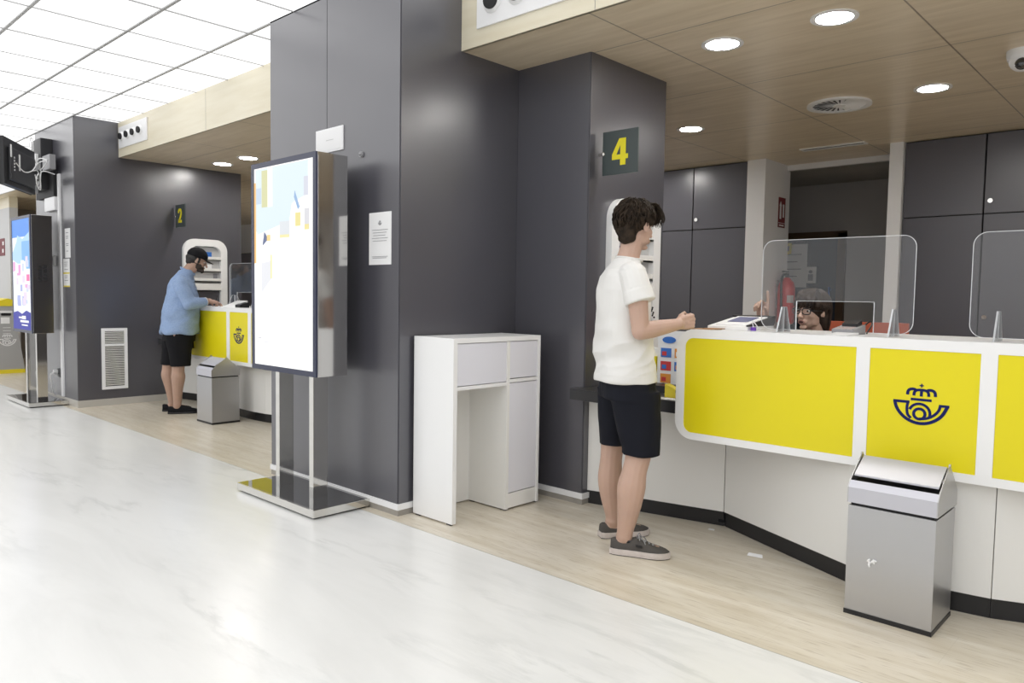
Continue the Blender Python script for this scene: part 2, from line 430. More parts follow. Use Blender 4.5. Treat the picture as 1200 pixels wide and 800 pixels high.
# ---- dark clad pillars
def pillar(name, x0, x1, y0, y1, z1, left_only=False):
    bm = new(); box(bm, x0+.012, x1-.012, y0+.012, y1, .03, z1); core = struct(name, bm, M['gap'])
    bm = new(); box(bm, x0, x1-.006, y0, y0+.011, .07, z1); obj('front_cladding', bm, M['dark'], core)
    bm = new(); box(bm, x1-.011, x1, y0+.006, y1, .07, z1); obj('side_cladding', bm, M['dark'], core)
    bm = new(); box(bm, x0, x0+.011, y0+.006, y1, .07, z1); obj('side_cladding', bm, M['dark'], core)
    return core
p = pillar('wall_pillar', -4.83, -3.40, 2.68, 5.0, CZ)
bm = new(); box(bm, -4.137, -4.133, 2.6795, 2.682, 1.2, CZ); obj('cladding_joint', bm, M['gap'], p)
q = pillar('wall_pillar', -3.398, -2.81, 3.65, 4.49, SZ)
r = pillar('wall_pillar', -10.35, -8.97, 2.69, 4.57, CZ)
def skirting(n, x0, x1, y0, y1, z0, z1, m, out):
    bm = new(); box(bm, x0-out, x1+out, y0-out, y1, z0, z1); return struct('baseboard_%s' % n, bm, m)
skirting('pillar_stone', -4.83, -3.40, 2.68, 4.9, 0, .035, M['stone'], .002)
skirting('pillar_strip', -4.83, -3.40, 2.68, 4.9, .035, .07, M['white_trim'], .008)
skirting('side_pillar_stone', -3.385, -2.81, 3.65, 4.48, 0, .035, M['stone'], .002)
skirting('side_pillar_strip', -3.385, -2.81, 3.65, 4.48, .035, .07, M['white_trim'], .008)
skirting('far_pillar', -10.35, -8.97, 2.69, 4.55, 0, .075, mat('pale_stone_skirting', (.50,.48,.44), .3), .006)

# far left block and the wall behind it
bm = new(); box(bm, XL, -14.16, 3.3, 3.42, 0, 2.58); struct('wall_far_pier', bm, M['wallp'])
bm = new(); box(bm, XL, -14.16, 3.3, 3.42, 2.58, SZ); struct('trim_8', bm, M['beam'])
bm = new(); box(bm, -16.3, -16.2, 3.5, 8.0, 0, SZ); struct('wall_far_return', bm, mat('taupe_wall', (.26,.23,.20), .6))
bm = new(); box(bm, -16.2, -13.4, 8.0, 8.1, 0, SZ); struct('wall_far_back', bm, M['wallw'])

# ------------------------------------------------------------------ lights in the ceiling
def downlight_proto(loc, label):
    t = thing('downlight', loc, label, 'ceiling light', 'recessed round downlights in the wood ceiling')
    x, y, z = loc
    bm = new()
    o_ = [(x+.118*math.cos(a), y+.118*math.sin(a)) for a in [2*PI*k/40 for k in range(40)]]
    i_ = [(x+.092*math.cos(a), y+.092*math.sin(a)) for a in [2*PI*k/40 for k in range(40)]]
    ring_prism(bm, o_, i_, (z-.006, z), 'z'); obj('trim_ring', bm, M['ring'], t)
    bm = new(); cyl(bm, (x, y), .091, z-.003, z-.001, 40); obj('diffuser', bm, M['lamp'], t)
    return t
DL = [(-2.157,4.03,'round downlight in the wood ceiling directly over the yellow counter, left of the nearest pair'),
      (-1.526,4.03,'largest round downlight at the top edge, in the wood ceiling over the counter'),
      (-3.40,5.84,'small round downlight just right of the dark pillar with the yellow 4'),
      (-1.50,5.77,'round downlight in the wood ceiling to the right of the round air vent'),
      (-8.42,4.07,'left one of two small downlights over the far counter'),
      (-7.82,4.07,'right one of two small downlights over the far counter'),
      (.35,4.03,'added unseen downlight over the right end of the near counter'), (.35,5.8,'added unseen downlight behind the right end of the near counter'),  # both lamps added out of frame for extra illumination
      (-4.6,7.0,'round downlight by the dark cabinets behind the pillar with the 4'), (-6.3,5.8,'added unseen downlight behind the big dark pillar'),  # the lamp behind the big pillar is added, hidden, for illumination
      (-8.4,5.9,'added unseen downlight behind the far counter'), (-10.6,5.9,'added unseen downlight beyond the far pillar'), (-11.4,7.0,'added unseen downlight deep behind the far pillar'), (1.6,4.9,'added unseen downlight far right over the staff side'),  # all four lamps added out of view for extra illumination
      (-12.4,5.0,'added unseen downlight over the passage beyond the far pillar')]  # hidden lamp added to brighten the far end
dl0 = downlight_proto((DL[0][0], DL[0][1], SZ), DL[0][2])
for x, y, lb in DL[1:]: copy_tree(dl0, (x, y, SZ), lb)

# round swirl air diffuser
t = thing('ceiling_air_diffuser', (-2.14,5.81,SZ), 'round white swirl air vent in the wood ceiling', 'air vent')
bm = new(); n = 48
ring_prism(bm, [(-2.14+.225*math.cos(2*PI*k/n), 5.81+.225*math.sin(2*PI*k/n)) for k in range(n)],
           [(-2.14+.185*math.cos(2*PI*k/n), 5.81+.185*math.sin(2*PI*k/n)) for k in range(n)], (SZ-.014, SZ), 'z')
obj('rim', bm, M['ring'], t)
bm = new(); cyl(bm, (-2.14,5.81), .184, SZ-.004, SZ-.001, 40); obj('dark_throat', bm, M['gap'], t)
bm = new(); cyl(bm, (-2.14,5.81), .045, SZ-.015, SZ-.005, 24)
for k in range(24):
    a = 2*PI*k/24; ca, sa = math.cos(a), math.sin(a); pts = []
    for (r_, w_) in ((.04,0), (.184,-.02), (.184,.012), (.04,.008)):
        pts.append((-2.14+r_*ca-w_*sa, 5.81+r_*sa+w_*ca))
    vs = [bm.verts.new((px, py, SZ-.012+(.006 if i in (1,0) else 0))) for i, (px, py) in enumerate(pts)]
    vt = [bm.verts.new(v.co+Vector((0,0,.002))) for v in vs]
    bm.faces.new(vs); bm.faces.new(vt[::-1])
    for i in range(4): bm.faces.new((vs[i], vt[i], vt[(i+1) % 4], vs[(i+1) % 4]))
obj('swirl_vanes', bm, M['ring'], t)
# slot diffuser
t = thing('slot_vent', (-2.74,7.33,SZ), 'long white slot vent in the wood ceiling before the recess', 'air vent')
bm = new(); ring_prism(bm, rrect(-3.04,-2.44,7.27,7.39,.002,1), rrect(-3.02,-2.46,7.305,7.355,.002,1), (SZ-.008, SZ), 'z'); obj('rim', bm, M['ring'], t)
bm = new(); box(bm, -3.02,-2.46,7.305,7.355,SZ-.003,SZ-.001); obj('slot', bm, M['gap'], t)
# dome camera
t = thing('ceiling_camera', (-.90,5.25,SZ), 'small white dome camera under the wood ceiling at the right edge', 'camera')
bm = new(); cyl(bm, (-.90,5.25), .082, SZ-.035, SZ, 32); cyl(bm, (-.90,5.25), .076, SZ-.055, SZ-.035, 32, .080); obj('housing', bm, M['ring'], t, 'auto')
bm = new(); ell(bm, (-.90,5.25,SZ-.055), (.07,.07,.065)); obj('ball', bm, M['ring'], t, True)
bm = new(); ell(bm, (-.895,5.205,SZ-.085), (.036,.036,.036)); obj('lens', bm, M['blackglass'], t, True)

# jet nozzle plates on the beams
def nozzle_plate(x0, x1, z0, z1, label, xs, rr):
    t = thing('air_outlet_panel', ((x0+x1)/2, BY, (z0+z1)/2), label, 'air vent')
    bm = new(); box(bm, x0, x1, BY-.012, BY, z0, z1, .003); obj('plate', bm, M['ring'], t)
    zc = (z0+z1)/2+.01
    for x in xs:
        bm = new(); ell(bm, (x, BY-.008, zc), (rr*1.45,.035,rr*1.45)); nz = obj('nozzle', bm, M['ring'], t, True)
        bm = new(); tube(bm, [(x+.006, BY-.020, zc-.004), (x+.008, BY-.0445, zc-.006)], rr, 24); obj('nozzle_mouth', bm, M['gap'], nz)
    return t
nozzle_plate(-8.93, -8.15, 2.84, 3.07, 'white panel with four round air nozzles on the beam over the far counter', [-8.93+.10+.17*k for k in range(4)], .034)
nozzle_plate(-3.26, -2.40, 2.845, 3.09, 'white panel with round air nozzles on the beam beside the big dark pillar', [-3.26+.13+.19*k for k in range(4)], .05)

# ------------------------------------------------------------------ things on the pillars
def sheet(name, x0, x1, z0, z1, y, label, cat, th=.002, m=None, group=None):
    bm = new(); box(bm, x0, x1, y-th, y, z0, z1); o = obj(name, bm, m or M['paper']); return tag(o, label, cat, group)
def lines(parent, x0, x1, zs, y, h=.003, m=None):
    bm = new()
    for i, z in enumerate(zs):
        sh = .08*(x1-x0)*((i*7) % 3); box(bm, x0+sh*.5, x1-sh, y-.0006, y+.0005, z, z+h)
    return obj('printed_text', bm, m or M['ink'], parent)
PY = 2.68
o = sheet('framed_notice', -4.249, -3.951, 2.163, 2.31, PY, 'white framed landscape sheet high on the big dark pillar, above the bright screen', 'notice', .008, M['white_trim'])
bm = new(); box(bm, -4.238, -3.962, PY-.0095, PY-.008, 2.174, 2.299); obj('sheet', bm, M['paper'], o)
lines(o, -4.13, -4.05, [2.235], PY-.0098, .004, mat('faint_ink', (.6,.6,.6), .7))
o = sheet('notice_sign', -3.686, -3.474, 1.454, 1.758, PY, 'white portrait notice with a small crest and text lines on the big dark pillar', 'notice')
emblem('crest', M['ink'], (-3.58, PY-.0025, 1.695), (1,0,0), .035, o, .0006)
lines(o, -3.655, -3.505, [1.655-.016*k for k in range(5)], PY-.003, .0025); lines(o, -3.655, -3.505, [1.50,1.492], PY-.003, .0025)
o = sheet('notice_sign', -4.10, -3.962, 1.47, 1.76, PY, 'narrow white sheet mostly hidden behind the bright screen cabinet on the big dark pillar', 'notice')
bm = new(); tube(bm, [(-3.764, PY, 2.111), (-3.764, PY-.012, 2.111)], .017, 20); ell(bm, (-3.764, PY-.012, 2.111), (.009,.009,.009))
tag(obj('wall_fixing', bm, M['grey_pl'], None, 'auto'), 'small round metal fixing on the big dark pillar right of the landscape sheet', 'fixing')

# ---- number flag signs
def flag_sign(dx, num, label, y=3.75):
    X = -2.81+dx
    t = thing('counter_number_sign', (X+.15, y, 2.15), label, 'sign')
    bm = new(); box(bm, X+.03, X+.285, y-.006, y+.006, 2.022, 2.283, .002); pl = obj('plate', bm, M['signplate'], t)
    bm = new(); tube(bm, [(X, y, 2.152), (X+.045, y, 2.152)], .010, 12); ell(bm, (X+.035, y-.008, 2.152), (.013,.008,.013)); obj('standoff', bm, M['chrome'], t, 'auto')
    bm = new(); cx, z0, y1, y0 = X+.157, 2.075, y-.006, y-.0085
    if num == '4':
        prism(bm, [(cx+.005,z0),(cx+.043,z0),(cx+.043,z0+.035),(cx+.060,z0+.035),(cx+.060,z0+.063),(cx+.043,z0+.063),(cx+.043,z0+.158),(cx-.004,z0+.158),
                   (cx-.055,z0+.066),(cx-.055,z0+.035),(cx+.005,z0+.035)], (y0, y1))
        hole = new(); bm2 = bm
        obj('number', bm, M['signyel'], t)
        bm = new(); prism(bm, [(cx-.022,z0+.063),(cx+.005,z0+.063),(cx+.005,z0+.118)], (y0-.0006, y1)); obj('number_counter', bm, M['signplate'], t)
        hole.free()
    else:
        pts = spline([(cx-.036,z0+.112),(cx-.034,z0+.135),(cx-.008,z0+.148),(cx+.024,z0+.138),(cx+.033,z0+.105),(cx+.012,z0+.065),(cx-.022,z0+.030)], 5)
        for q4 in stroke2d(pts, .032): prism(bm, q4, (y0, y1))
        box(bm, cx-.046, cx+.048, y0, y1, z0, z0+.03); prism(bm, [(cx-.046,z0+.02),(cx-.046,z0+.035),(cx-.02,z0+.05),(cx,z0+.03),(cx,z0+.02)], (y0, y1))
        obj('number', bm, M['signyel'], t)
    return t
flag_sign(0, '4', 'dark square sign with a yellow 4 on the pillar by the near counter')
flag_sign(-6.16, '2', 'dark square sign with a yellow 2 on the far pillar')

# ---- rounded white display surrounds
def surround(X, y0, y1, label, stuffed):
    t = thing('display_niche', (X, (y0+y1)/2, .73), label, 'display')
    fw = .082
    bm = new(); ring_prism(bm, rrect(y0, y1, .735, 1.91, .14, 8, (0,0,1,1)), rrect(y0+fw, y1-fw, .77, 1.91-fw, .085, 8, (0,0,1,1)), (X, X+.045), 'x')
    obj('rounded_frame', bm, M['white_lam'], t)
    bm = new(); box(bm, X, X+.006, y0+fw, y1-fw, 1.29, 1.82); obj('back_panel', bm, M['wallp'], t)
    for z in (1.29, 1.40, 1.52, 1.66):
        bm = new(); box(bm, X+.006, X+.042, y0+fw, y1-fw, z, z+.012); box(bm, X+.036, X+.042, y0+fw, y1-fw, z, z+(.09 if z < 1.35 else .045)); obj('shelf', bm, M['white_warm'], t)
    return t
surround(-2.81, 3.84, 4.40, 'rounded white display frame on the pillar behind the man in the white T-shirt', True)
surround(-8.97, 3.83, 4.365, 'rounded white display frame on the far pillar behind the man in the cap', True)
def leaflet(X, y, z, w, h, m, label, g=None):
    bm = new(); box(bm, X+.013, X+.020, y, y+w, z, z+h); box(bm, X+.020, X+.0205, y+.01, y+w-.01, z+h*.55, z+h*.8); o = obj('leaflet', bm, m); return tag(o, label, 'leaflet', g)
leaflet(-8.97, 3.99, 1.672, .09, .11, M['green'], 'dark green leaflet on the upper shelf of the far display frame')
leaflet(-8.97, 4.10, 1.672, .08, .09, M['blue'], 'blue leaflet beside the green one in the far display frame')
leaflet(-8.97, 4.02, 1.532, .16, .08, M['paper'], 'white leaflets on the middle shelf of the far display frame')
leaflet(-8.97, 4.20, 1.412, .05, .09, M['ink'], 'small dark card at the right side of the far display frame')
leaflet(-2.81, 3.94, 1.414, .07, .20, M['navy'], 'dark blue leaflet in the display frame behind the man in the white T-shirt')

# ---- grille, conduit, boxes on the far pillar
X = -8.97
t = thing('wall_grille', (X, 3.07, .52), 'white louvred air grille low on the far dark pillar', 'air vent')
bm = new(); ring_prism(bm, rrect(2.93,3.20,.18,.86,.002,1), rrect(2.963,3.167,.213,.827,.002,1), (X, X+.014), 'x'); obj('frame', bm, M['white_trim'], t)
bm = new(); box(bm, X, X+.002, 2.963, 3.167, .213, .827); obj('dark_back', bm, M['gap'], t)
bm = new(); z = .222
while z < .82:
    vs = [(z, .003), (z+.005, .003), (z+.013, .013), (z+.008, .013)]
    a = [bm.verts.new((X+d_, 2.963, zz)) for zz, d_ in vs]; b = [bm.verts.new((X+d_, 3.167, zz)) for zz, d_ in vs]
    bm.faces.new(a); bm.faces.new(b[::-1])
    for i in range(4): bm.faces.new((a[i], b[i], b[(i+1) % 4], a[(i+1) % 4]))
    z += .0195
obj('louvres', bm, M['white_warm'], t)
bm = new(); box(bm, X, X+.015, 2.963, 3.167, .665, .685); obj('cross_bar', bm, M['white_trim'], t)
LY = 2.69
bm = new(); box(bm, -9.475, -9.41, LY-.022, LY, .08, 2.56, .004); tag(obj('cable_trunking', bm, M['white_trim']), 'tall white cable trunking up the front of the far pillar', 'cable duct')
t = thing('mounted_junction_box', (-9.70, LY, 2.24), 'white box beside the cable trunking under the hanging monitor', 'box')
bm = new(); box(bm, -9.86, -9.50, LY-.045, LY, 2.165, 2.315, .006); obj('cover', bm, M['white_trim'], t)
bm = new(); box(bm, -9.84, -9.80, LY-.047, LY-.045, 2.18, 2.20); obj('label_plate', bm, M['plug'], t)
o = sheet('notice_sign', -9.31, -9.13, 1.63, 1.95, LY, 'white notice right of the cable trunking, upper of the two', 'notice'); lines(o, -9.27, -9.18, [1.90,1.86,1.84,1.78,1.76,1.70], LY-.003, .006)
o = sheet('notice_sign', -9.38, -9.17, 1.31, 1.62, LY, 'white notice with yellow-green bands right of the trunking, lower of the two', 'notice')
for z_ in (1.455, 1.31):
    bm = new(); box(bm, -9.38, -9.17, LY-.0035, LY-.002, z_, z_+.015); obj('yellow_band', bm, M['yellow_pl'], o)
lines(o, -9.34, -9.22, [1.58,1.56,1.54,1.50,1.43,1.41,1.38], LY-.003, .005)
t = thing('thermostat', (-9.70, LY, 1.61), 'small grey and white wall control left of the trunking', 'thermostat')
bm = new(); box(bm, -9.78, -9.63, LY-.03, LY, 1.55, 1.665, .006); obj('case', bm, M['plug'], t)
bm = new(); box(bm, -9.675, -9.635, LY-.033, LY-.03, 1.56, 1.655); obj('side_strip', bm, M['grey_pl'], t)
t = thing('power_socket', (-9.55, LY, .33), 'black socket with a white plug low on the far pillar', 'socket')
bm = new(); box(bm, -9.60, -9.50, LY-.02, LY, .29, .385, .004); obj('socket_plate', bm, M['black'], t)
bm = new(); tube(bm, [(-9.60,LY-.02,.345),(-9.60,LY-.06,.345)], .028, 12); obj('plug', bm, M['plug'], t)
bm = new(); tube(bm, spline([(-9.60,LY-.06,.34),(-9.60,LY-.09,.31),(-9.595,LY-.08,.22),(-9.60,LY-.07,.12),(-9.605,LY-.05,.09),(-9.605,LY-.03,.078)], 6), .007, 8); obj('power_cord', bm, M['plug'], t)

# ---- monitor seen from behind, hung off the far pillar
A = Vector((-9.33, 2.41, 0)); B = Vector((-8.56, 1.95, 0)); dd = (B-A).normalized(); nn = Vector((.5, .87, 0)); nn = Vector((-dd.y, dd.x, 0)); L_ = (B-A).length
if nn.y < 0: nn = -nn
def tvbox(bm, u0, u1, n0, n1, z0, z1, bev=0.):
    box(bm, u0, u1, n0, n1, z0, z1, bev)
def place_tv(bm):
    for v in bm.verts:
        c = v.co.copy(); v.co = A+dd*c.x+nn*c.y+Vector((0,0,c.z))
t = thing('hanging_monitor', ((A.x+B.x)/2, (A.y+B.y)/2, 2.52), 'black flat monitor hung from the far pillar, seen from behind with loose cables', 'monitor')
bm = new(); box(bm, 0, L_, -.03, .012, 2.29, 2.745, .006); place_tv(bm); obj('screen_body', bm, M['black'], t)
bm = new(); box(bm, .08, L_-.10, .012, .04, 2.34, 2.66, .01); place_tv(bm); obj('rear_housing', bm, mat('charcoal_plastic', (.025,.025,.028), .35), t)
bm = new()
for u0, z0, z1 in ((.78,2.56,2.68), (.55,2.46,2.62)): box(bm, u0, u0+.03, .04, .045, z0, z1)
for k in range(5): box(bm, .70, .715, .04, .045, 2.44+.03*k, 2.455+.03*k)
place_tv(bm); obj('connector_panel', bm, M['plug'], t)
bm = new(); box(bm, L_*.06, L_*.12, .04, .052, 2.30, 2.38); place_tv(bm); obj('hinge_plate', bm, M['steel'], t)
bm = new(); box(bm, -.01, L_+.01, -.034, -.0305, 2.285, 2.75); place_tv(bm); obj('screen_glass', bm, M['blackglass'], t)
t = thing('monitor_bracket', (-9.70, LY, 2.5), 'black wall bracket and box carrying the hanging monitor on the far pillar', 'bracket')
bm = new(); box(bm, -10.02, -9.68, LY-.12, LY-.001, 2.40, 2.97, .006); obj('wall_box', bm, M['black'], t)
bm = new(); box(bm, -10.15, -9.50, LY-.05, LY-.001, 2.32, 2.60, .004); obj('back_plate', bm, M['gap'], t)
bm = new(); box(bm, -9.66, -9.40, LY-.11, LY-.05, 2.60, 2.76, .003); obj('power_strip', bm, M['grey_pl'], t)
bm = new(); tube(bm, [(-9.80,LY-.12,2.50),(-9.50,LY-.20,2.52),(-9.27,2.43,2.52)], .035, 10); obj('arm', bm, M['black'], t)
bm = new(); box(bm, -9.86, -9.76, LY-.15, LY-.12, 2.72, 2.80, .003); obj('adapter', bm, M['plug'], t)
wires = [[(-9.84,LY-.14,2.79),(-9.90,LY-.17,2.90),(-9.84,LY-.16,3.00),(-9.80,LY-.16,2.90),(-9.84,LY-.15,2.75),(-9.80,LY-.16,2.60),(-9.66,LY-.16,2.50),(-9.55,LY-.18,2.45)],
         [(-9.45,LY-.12,2.70),(-9.60,LY-.16,2.72),(-9.68,LY-.18,2.62),(-9.55,LY-.20,2.55),(-9.42,LY-.16,2.62),(-9.40,LY-.14,2.68),(-9.58,LY-.18,2.66),(-9.75,LY-.22,2.52),(-9.6,LY-.28,2.42),(-9.3,2.44,2.47)],
         [(-9.44,LY-.05,2.55),(-9.55,LY-.14,2.58),(-9.75,LY-.18,2.50),(-9.6,LY-.25,2.38),(-9.35,2.46,2.42),(-9.15,2.40,2.52),(-9.0,2.31,2.50)],
         [(-8.98,2.33,2.46),(-9.05,2.37,2.36),(-9.15,2.42,2.33),(-9.18,2.43,2.42),(-9.08,2.39,2.49),(-8.98,2.34,2.42),(-9.02,2.36,2.35),(-9.12,2.41,2.36),(-9.14,2.42,2.46),(-9.3,2.47,2.55),(-9.5,LY-.18,2.52)],
         [(-8.72,2.10,2.52),(-8.85,2.20,2.46),(-9.0,2.31,2.50),(-9.2,2.42,2.62),(-9.32,2.46,2.52)]]
wl = ['white cable looping up over the bracket box of the hanging monitor', 'white cables coiled at the right of the monitor bracket', 'white cable running from the bracket to the monitor', 'coiled white cable hanging in rings behind the monitor', 'white lead from the monitor connector to the bracket']
for k, w in enumerate(wires):
    bm = new(); tube(bm, spline(w, 8), .0055, 6); tag(obj('hanging_cable', bm, M['plug']), wl[k], 'cable', 'loose cables of the hanging monitor')

# ------------------------------------------------------------------ screen totems
def totem(label):
    t = thing('digital_signage_totem', (-4.11, 2.48, 0), label, 'screen')
    bm = new(); box(bm, -4.56, -3.66, 2.285, 2.675, .012, .055, .002); b = obj('base_plate', bm, M['chrome'], t)
    bm = new(); box(bm, -4.548, -3.672, 2.297, 2.663, .055, .0565); obj('base_top', bm, M['blackglass'], b)
    bm = new(); box(bm, -4.54, -3.68, 2.305, 2.655, 0, .012); obj('base_pad', bm, M['black'], b)
    for x in (-4.305, -3.915):
        bm = new(); box(bm, x-.022, x+.022, 2.43, 2.53, .0565, .81, .001); obj('post', bm, M['chrome'], t)
    bm = new(); box(bm, -4.475, -3.735, 2.36, 2.56, .80, 2.08, .002); body = obj('cabinet', bm, M['mirror'], t)
    bm = new(); ring_prism(bm, rrect(-4.475,-3.735,.80,2.08,.002,1), rrect(-4.443,-3.767,.832,2.048,.002,1), (2.348,2.36)); obj('bezel', bm, M['bezel'], body)
    return t, body
def emis(name, c, s, g=.8): return mat(name, (0.01,0.01,0.01), .4, emit=(tuple(v**g for v in c), s*.66))
kiosk, kb = totem('tall bright white screen on two steel posts beside the big dark pillar')
sc_w = emis('screen_white', (1,1,1), 1.25)
bm = new(); box(bm, -4.443, -3.767, 2.352, 2.358, .832, 2.048); obj('display', bm, sc_w, kiosk)
bm = new(); box(bm, -3.7352, -3.7338, 2.36, 2.365, .82, 2.06); obj('edge_strip', bm, M['steel'], kiosk)
def patch(parent, u0, u1, v0, v1, m, k=0, name='picture_patch', poly=None, X0=-4.443, W=.676, Z0=.832, Hh=1.216, Y=2.352):
    """patch of the displayed picture; u,v from 0 to 1 (v up)"""
    bm = new(); pts = poly or [(u0,v0),(u1,v0),(u1,v1),(u0,v1)]
    prism(bm, [(X0+u*W, Z0+v*Hh) for u, v in pts], (Y-.0004-.0003*k, Y)); return obj(name, bm, m, parent)
disp = [c for c in kiosk.children if c.name.startswith('display')][0]
disp = kiosk
patch(disp, 0,0,0,0, emis('picture_wall_blue',(.70,.84,.93),1.0), 1, 'picture_wall', [(.02,.70),(.06,.665),(.62,.72),(.66,.80),(.70,.81),(.86,.83),(.92,.85),(.92,.995),(.03,.995)])
patch(disp, .0,.035,.52,.93, emis('picture_orange',(.95,.50,.15),.95), 2, 'picture_door')
patch(disp, .04,.13,.82,.90, emis('picture_sky',(.55,.68,.85),.95), 3, 'picture_window')
patch(disp, .14,.25,.80,.985, emis('picture_leaf',(.72,.72,.35),.9), 4, 'picture_plant')
patch(disp, .25,.33,.80,.995, sc_w, 5, 'picture_column')
patch(disp, 0,0,0,0, emis('picture_screen_blue',(.25,.42,.72),.95), 6, 'picture_monitor', [(.70,.83),(.76,.77),(.79,.78),(.71,.86)])
patch(disp, .72,.80,.69,.755, emis('picture_yellow',(.88,.76,.25),.95), 7, 'picture_chair')
patch(disp, .46,.62,.64,.72, emis('picture_grey',(.70,.74,.78),1.), 8, 'picture_table')
patch(disp, .46,.62,.64,.655, emis('picture_yellow2',(.88,.80,.35),1.), 9, 'picture_stripe')
patch(disp, .86,.92,.83,.92, emis('picture_grey2',(.62,.64,.74),1.), 10, 'picture_frame')
patch(disp, .87,.94,.67,.77, emis('picture_grey3',(.66,.66,.70),1.), 11, 'picture_frame')
patch(disp, .87,.94,.67,.695, emis('picture_yellow3',(.85,.72,.25),1.), 12, 'picture_stripe')
patch(disp, 0,0,0,0, emis('picture_navy',(.10,.13,.28),.8), 13, 'picture_seat', [(.16,.61),(.24,.635),(.22,.66),(.19,.675)])
patch(disp, .24,.29,.63,.66, emis('picture_orange2',(.90,.62,.20),1.), 14, 'picture_cushion')
patch(disp, 0,0,0,0, emis('picture_pale',(.80,.81,.86),1.), 15, 'picture_floor', [(.14,.37),(.31,.44),(.31,.53),(.14,.52)])
patch(disp, .305,.318,.44,.56, emis('picture_yellow4',(.85,.82,.35),1.), 16, 'picture_leg')
patch(disp, .08,.12,.135,.14, emis('picture_text',(.55,.55,.6),1.), 17, 'picture_text')
patch(disp, .05,.27,.115,.121, emis('picture_text2',(.80,.80,.84),1.), 18, 'picture_text')

k2 = kiosk.copy(); COL.objects.link(k2); k2.location = (-9.70, 2.49, 0); k2['label'] = 'tall screen with a city picture and blue foot beside the far pillar'
k2['group'] = kiosk['group'] = 'free-standing screen totems'
for ch in list(kiosk.children):
    if ch.name.split('.')[0] in ('base_plate', 'post', 'cabinet', 'edge_strip'):
        c = ch.copy(); COL.objects.link(c); c.parent = k2
        for g in list(ch.children):
            d = g.copy(); COL.objects.link(d); d.parent = c
XO = -9.70+4.11; YO = .01
def patch2(*a, **k): return patch(k2, *a, **k, X0=-4.443+XO, Y=2.352+YO)
bm = new(); box(bm, -4.443+XO, -3.767+XO, 2.352+YO, 2.358+YO, .832, 2.048); obj('display', bm, emis('screen_haze',(.86,.90,1.),1.1), k2)
patch2(.0,1,.84,1.0, emis('sky_blue',(.22,.50,.95),.9,1.7), 1, 'picture_sky')
patch2(0,0,0,0, emis('sky_pale',(.62,.80,1.),1.,1.7), 2, 'picture_cloud', poly=[(0,.70),(.25,.80),(.3,.86),(.6,.82),(1,.88),(1,.66),(.7,.60),(.3,.60),(0,.64)])
patch2(.55,1,.55,.80, emis('sky_mid',(.40,.66,.98),.95,1.7), 3, 'picture_sky')
rng = random.Random(3)
pm = [emis('city_a',(.85,.78,.95),1.05,1.7), emis('city_b',(.62,.66,.90),.95,1.7), emis('city_c',(1,1,1),1.25), emis('city_d',(.90,.55,.80),.95,1.7), emis('city_e',(.75,.80,.95),1.,1.7)]
for k in range(26):
    u = rng.random()*.85; v = .20+rng.random()*.38; w_ = .06+rng.random()*.14; h_ = .02+rng.random()*.07
    patch2(u, min(u+w_, 1), v, v+h_, pm[k % 5], 4+k % 6, 'picture_building')
patch2(.80,.95,.44,.50, emis('city_pink',(.95,.35,.60),1.,1.7), 12, 'picture_roof')
patch2(0,0,0,0, emis('band_blue',(.02,.06,.62),.75,1.7), 13, 'picture_band', poly=[(0,0),(1,0),(1,.155),(.75,.175),(.5,.14),(.25,.165),(0,.15)])
cw = emis('band_text',(1,1,1),1.)
patch2(.50,.72,.095,.125, cw, 15, 'picture_text'); patch2(.32,.50,.10,.115, cw, 15, 'picture_text'); patch2(.40,.88,.065,.085, cw, 15, 'picture_text'); patch2(.48,.82,.035,.047, cw, 15, 'picture_text')
# speaker slots on its steel side
bm = new()
for a in range(2):
    for b in range(4): box(bm, -3.7349+XO, -3.733+XO, 2.425+.05*a, 2.46+.05*a, 1.37+.045*b, 1.405+.045*b)
obj('speaker_slots', bm, M['black'], k2)

# ------------------------------------------------------------------ white writing desk beside the pillar
t = thing('white_standing_desk', (-3.21, 3.14, 0), 'tall white cabinet with a knee opening between the dark pillars', 'cabinet')
cx0, cx1, cy0, cy1, hz = -3.378, -3.04, 2.775, 3.50, 1.045
bm = new(); box(bm, cx0, cx1, cy0, cy0+.03, 0.008, hz, .001); obj('side_panel', bm, M['white_lam'], t)
bm = new(); box(bm, cx0, cx1, cy1-.02, cy1, 0.008, hz, .001); obj('side_panel', bm, M['white_lam'], t)
bm = new(); box(bm, cx0, cx1-.0005, cy0+.03, cy1-.02, hz-.028, hz-.0005, .001); obj('top_panel', bm, M['white_lam'], t)
bm = new(); box(bm, cx0, cx0+.018, cy0+.03, cy1-.02, .008, hz-.03); obj('back_panel', bm, M['white_warm'], t)
bm = new(); box(bm, cx0+.018, cx1-.001, 3.205, 3.228, .008, hz-.03); obj('partition', bm, M['white_warm'], t)
bm = new(); box(bm, cx0+.018, cx1-.001, cy0+.03, 3.205, .755, .775); obj('bottom_panel', bm, M['white_lam'], t)
bm = new(); box(bm, cx1-.024, cx1-.006, cy0+.034, 3.203, .779, hz-.031); obj('drop_front', bm, M['door_white'], t)
bm = new(); box(bm, cx1-.024, cx1-.006, 3.232, cy1-.023, .795, hz-.031); obj('drawer_front', bm, M['door_white'], t)
bm = new(); box(bm, cx0+.018, cx1-.002, 3.228, cy1-.02, .770, .790); obj('rail', bm, M['white_lam'], t)
bm = new(); box(bm, cx1-.024, cx1-.006, 3.232, cy1-.023, .105, .766); obj('door', bm, M['door_white'], t)
bm = new(); box(bm, cx1-.03, cx1-.004, 3.228, cy1-.02, .012, .10); obj('plinth', bm, M['white_warm'], t)
for yy in (cy0+.002, 3.21, cy1-.018):
    bm = new(); box(bm, cx1-.05, cx1-.01, yy, yy+.014, 0, .0085); box(bm, cx0+.02, cx0+.06, yy, yy+.014, 0, .0085); obj('foot', bm, M['black'], t)

